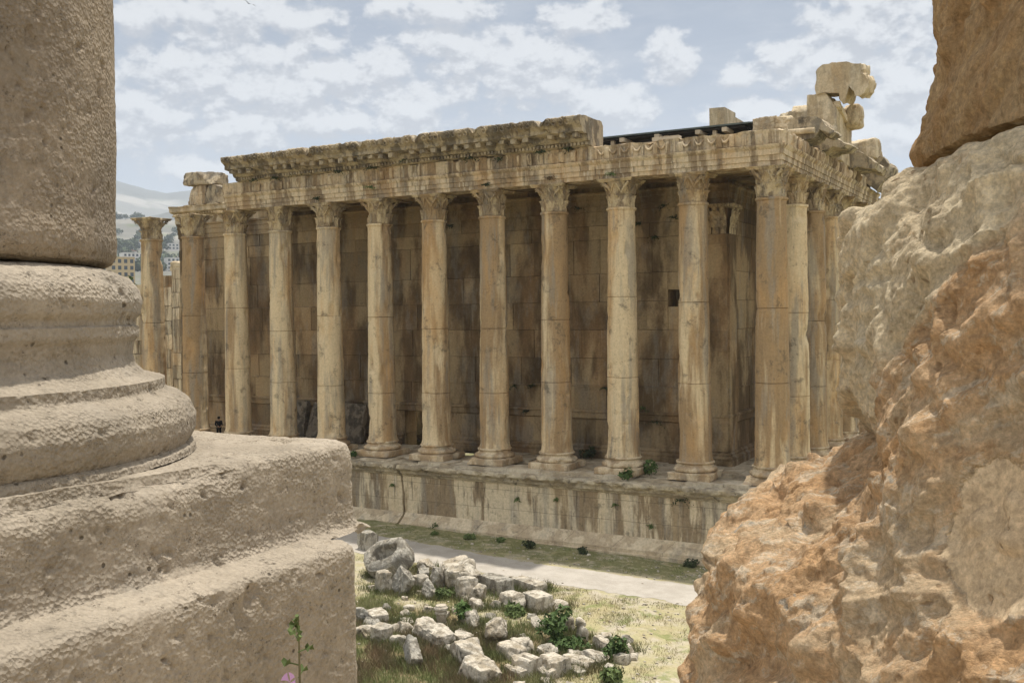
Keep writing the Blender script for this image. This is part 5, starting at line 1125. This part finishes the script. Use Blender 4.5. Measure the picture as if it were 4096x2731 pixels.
# ------------------------------------------------------------------ visitor on the podium
def person(loc, rz):
    t = empty('person', loc, 'visitor in black clothes standing between the far columns, looking down', 'person'); t.rotation_euler.z = rz
    def skin(name, nodes, edges, mat, lv=1):
        me = bpy.data.meshes.new(name); me.from_pydata([n_[0] for n_ in nodes], edges, []); o = bpy.data.objects.new(name, me); COL.objects.link(o)
        md = o.modifiers.new('skin', 'SKIN'); md.use_smooth_shade = True
        for v_, n_ in zip(me.skin_vertices[0].data, nodes): v_.radius = (n_[1], n_[2] if len(n_) > 2 else n_[1])
        me.skin_vertices[0].data[0].use_root = True
        o.modifiers.new('sub', 'SUBSURF').levels = lv; o.modifiers['sub'].render_levels = lv
        me.materials.append(mat); o.parent = t; return o
    N_ = [((0,0,.95),.15,.12),((0,.0,1.15),.14,.11),((0,.02,1.36),.17,.12),((0,-.01,1.5),.06,.06),((0,-.05,1.6),.075,.085),((0,-.06,1.7),.075,.09),
          ((.1,0,.88),.09),((.11,-.02,.5),.065),((.11,.03,.1),.045),((.11,-.12,.04),.04),((-.1,0,.88),.09),((-.1,.03,.5),.065),((-.1,.08,.1),.045),((-.1,-.06,.04),.04),
          ((.2,.02,1.4),.06),((.25,.03,1.14),.045),((.16,-.2,1.08),.035),((.1,-.26,1.1),.03),((-.2,.02,1.4),.06),((-.25,.03,1.14),.045),((-.14,-.2,1.05),.035),((-.06,-.26,1.08),.03)]
    E_ = [(0,1),(1,2),(2,3),(3,4),(4,5),(0,6),(6,7),(7,8),(8,9),(0,10),(10,11),(11,12),(12,13),(2,14),(14,15),(15,16),(16,17),(2,18),(18,19),(19,20),(20,21)]
    skin('body', N_, E_, M['skin'], 2)
    C_ = [((0,0,.94),.175,.145),((0,0,1.15),.165,.135),((0,.02,1.36),.19,.145),((0,.0,1.45),.1,.09),((.21,.02,1.4),.08),((.26,.03,1.14),.062),((.17,-.19,1.08),.05),((-.21,.02,1.4),.08),((-.26,.03,1.14),.062),((-.15,-.19,1.05),.05)]
    skin('jacket', C_, [(0,1),(1,2),(2,3),(2,4),(4,5),(5,6),(2,7),(7,8),(8,9)], M['cloth'], 2)
    T_ = [((0,0,.93),.155,.13),((.1,0,.86),.1),((.11,-.02,.5),.08),((.11,.03,.09),.065),((-.1,0,.86),.1),((-.1,.03,.5),.08),((-.1,.08,.09),.065)]
    skin('trousers', T_, [(0,1),(1,2),(2,3),(0,4),(4,5),(5,6)], M['cloth'], 2)
    W, F = rock_mesh((.2, .24, .2), 2.2, 0, .05, 3, 8); MB().add(W+np.array([0, -.03, 1.69]), F).build('hair', M['hair'], t, 60)
    W, F = rock_mesh((.09, .05, .03), 3, 0, .02, 3, 6)
    return t
person((-43.2, 1.5, .1), 1.1)

# ------------------------------------------------------------------ mallow growing at the foot of the pedestal
fl = empty('mallow_plant', (CAM[0]-1.97, CAM[1]+2.19, EZ-1.85), 'slender mallow with one pink flower in front of the big plinth', 'flower')
rs = np.random.RandomState(4); mb = MB(); mb.tube([(0.0, 0, 0), (.01, 0, .4), (.005, 0, .72), (-.005, .01, .98)], [.006, .005, .004, .002], 6); mb.build('stem', M['stem'], fl)
for k, z in enumerate(np.linspace(.6, .97, 11)):
    a = k*2.4; mb = MB(); c = np.array([math.cos(a)*.022, math.sin(a)*.022, z]); pts = [c]
    for q in np.linspace(0, 2*math.pi, 11)[:-1]: rr = .0115*(1+.25*math.cos(5*q)); pts.append(c+np.array([math.cos(a)*.014+math.cos(q)*rr, math.sin(a)*.014+math.sin(q)*rr, .012*math.cos(q*2)+.006]))
    mb.add(pts, [(0, i, i % 10+1) for i in range(1, 11)]); mb.tube([(0, 0, z-.01), tuple(c)], .002, 4); mb.build('leaf', M['weed'], fl)
for k in range(6):
    a = k*1.05; mb = MB(); mb.tube([(.0, 0, .92+.012*k), (math.cos(a)*.01, math.sin(a)*.01, .935+.012*k)], [.004, .006], 6); mb.build('bud', M['weed'], fl)
fw = MB()
for k in range(5):
    a = k*2*math.pi/5; rows = []
    for t in np.linspace(0, 1, 5):
        rows.append([(math.cos(a+s_*.55*(t**.6))*.027*t-.005, -.03+math.sin(a+s_*.55*(t**.6))*.01*t-.009*t, .808+math.sin(a+s_*.55*(t**.6))*.026*t*(1.06-.1*(abs(s_) < .2)) ) for s_ in (-1, -.4, .4, 1)])
    pt = MB().grid(np.array(rows)); pt.build('petal', M['petal'], fl)

# ------------------------------------------------------------------ distant hillside: trees and houses
def hill_at(az, d): return Vector((CAM[0]+math.sin(R(az))*d, CAM[1]+math.cos(R(az))*d, float(hz(np.array(az), np.array(float(d))))))
rs = np.random.RandomState(31); protos = []
for s_ in range(3):
    mb = MB(); r2 = np.random.RandomState(60+s_)
    for k in range(7): leaf_cluster(mb, (r2.normal()*1.6, r2.normal()*1.6, 3+r2.uniform(0, 4)), 2.2, 26, 1.3, r2, 1.1)
    mb.tube([(0, 0, -1.5), (0, 0, 4)], [.35, .2], 6); protos.append(mb)
pob = [p.build('hill_tree', M['farleaf']) for p in protos]; cnt = 0
for i in range(420):
    az_, d_ = rs.uniform(-51.6, -46.6), rs.uniform(900, 2150)
    if fbm(np.array([az_*1.1, d_*.006, 0.]), 1., 3) < -.02 and rs.random_sample() < .93: continue
    if cnt >= 170: break
    o = pob[cnt] if cnt < 3 else pob[cnt % 3].copy()
    if cnt >= 3: COL.objects.link(o)
    o.location = hill_at(az_, d_); o.scale = (1, 1, 1); k = rs.uniform(.8, 1.7); o.scale = (k*1.2, k*1.2, k); o.rotation_euler.z = rs.uniform(0, 6)
    tag(o, 'small dark tree scattered on the hazy far hillside', 'tree', 'trees on the far hillside'); cnt += 1
for i, az_ in enumerate(np.linspace(-51.5, -47.2, 26)):   # the dense belt above the houses
    o = pob[i % 3].copy(); COL.objects.link(o); o.location = hill_at(az_+rs.normal()*.05, 1010+rs.normal()*20); k = rs.uniform(1.1, 1.6); o.scale = (k*1.3, k*1.3, k)
    tag(o, 'small dark tree scattered on the hazy far hillside', 'tree', 'trees on the far hillside')
def house(az_, d_, w_, dp, h_, mat, label, cat, nx, nz_, roof_=None, up=0, group=None):
    p = hill_at(az_, d_); o = empty('house' if nz_ < 5 else 'apartment_block', p+Vector((0, 0, up)), label, cat, group); o.rotation_euler.z = -R(az_)+.25
    mb = MB(); mb.box((-w_/2, -dp/2, -12), (w_/2, dp/2, h_)); mb.box((-w_/2-.2, -dp/2-.2, h_), (w_/2+.2, dp/2+.2, h_+.5)); mb.build('walls', mat, o)
    if roof_: m2 = MB(); prism(m2, [(-w_/2-.5, h_+.5), (w_/2+.5, h_+.5), (0, h_+2.6)], 'y', -dp/2-.4, dp/2+.4); m2.build('roof', roof_, o)
    for a in range(nx):
        for b in range(nz_):
            cx = -w_/2+w_*(a+.5)/nx; cz = h_*(b+.5)/nz_; m3 = MB(); m3.box((cx-w_/nx*.27, -dp/2-.06, cz-h_/nz_*.28), (cx+w_/nx*.27, -dp/2+.2, cz+h_/nz_*.3)); m3.build('window', M['windowdark'], o)
house(-50.85, 560, 12, 10, 17, M['houseyellow'], 'ochre rendered house just right of the huge left column', 'house', 4, 5)
house(-50.0, 930, 26, 14, 17, M['housewhite'], 'white apartment block with rows of windows on the far slope', 'building', 8, 5)
house(-50.6, 900, 12, 10, 8, M['housewhite'], 'low white house left of the white apartment block', 'house', 3, 2, M['tile'])
house(-47.95, 985, 22, 12, 14, M['housewhite'], 'white flats seen over the ruined wall between far columns', 'building', 6, 4)
for i, (a, d, lab) in enumerate([(-50.35,1240,'small white house alone high on the far slope, left side'),(-49.6,1130,'small pale house just above the tree belt'),(-48.2,1330,'white house right of the solitary column on the far slope'),(-47.7,1180,'pale house half hidden by the cut down capital column'),(-51.1,1150,'white house beside the huge left column shaft'),(-50.1,1420,'tiny white house below the scattered hill trees')]):
    house(a, d, 13, 10, 7.5, M['housewhite'], lab, 'house', 3, 2, M['tile'] if i % 3 == 0 else None)

W = np.array([(0, -.22, 0), (0, .25, .02), (.05, 0, .03), (-.05, 0, .03), (.5, .05, .16), (.95, -.1, .08), (-.5, .05, .16), (-.95, -.1, .08), (0, 0, -.05), (.45, -.1, .15), (-.45, -.1, .15)])
mb = MB().add(W, [(0, 2, 1), (0, 1, 3), (2, 4, 9), (4, 5, 9), (3, 10, 6), (6, 10, 7), (0, 8, 2), (0, 3, 8), (1, 2, 8), (1, 8, 3), (2, 9, 0), (3, 0, 10)])
bd = tag(mb.build('bird', M['cloth'], None, 60), 'small dark bird gliding high in the sky at the left', 'bird'); bd.location = (CAM[0]-82.6, CAM[1]+85.6, CAM[2]+35.4); bd.rotation_euler = (.3, .5, .4)

# ------------------------------------------------------------------ air
mb = MB(); mb.box((-9600, -9600, -8.), (9600, 9600, 760.)); hz_o = mb.build('haze', bpy.data.materials.new('air'))
tag(hz_o, kind='stuff'); am = hz_o.data.materials[0]; am.use_nodes = True; am.node_tree.nodes.clear()
ao = am.node_tree.nodes.new('ShaderNodeOutputMaterial'); av = am.node_tree.nodes.new('ShaderNodeVolumePrincipled'); av.inputs['Color'].default_value = (.74, .83, .96, 1); av.inputs['Density'].default_value = .00014; av.inputs['Anisotropy'].default_value = .2
am.node_tree.links.new(av.outputs[0], ao.inputs['Volume'])
scn.cycles.volume_bounces = 1
scn.cycles.max_bounces = 6; scn.cycles.diffuse_bounces = 4
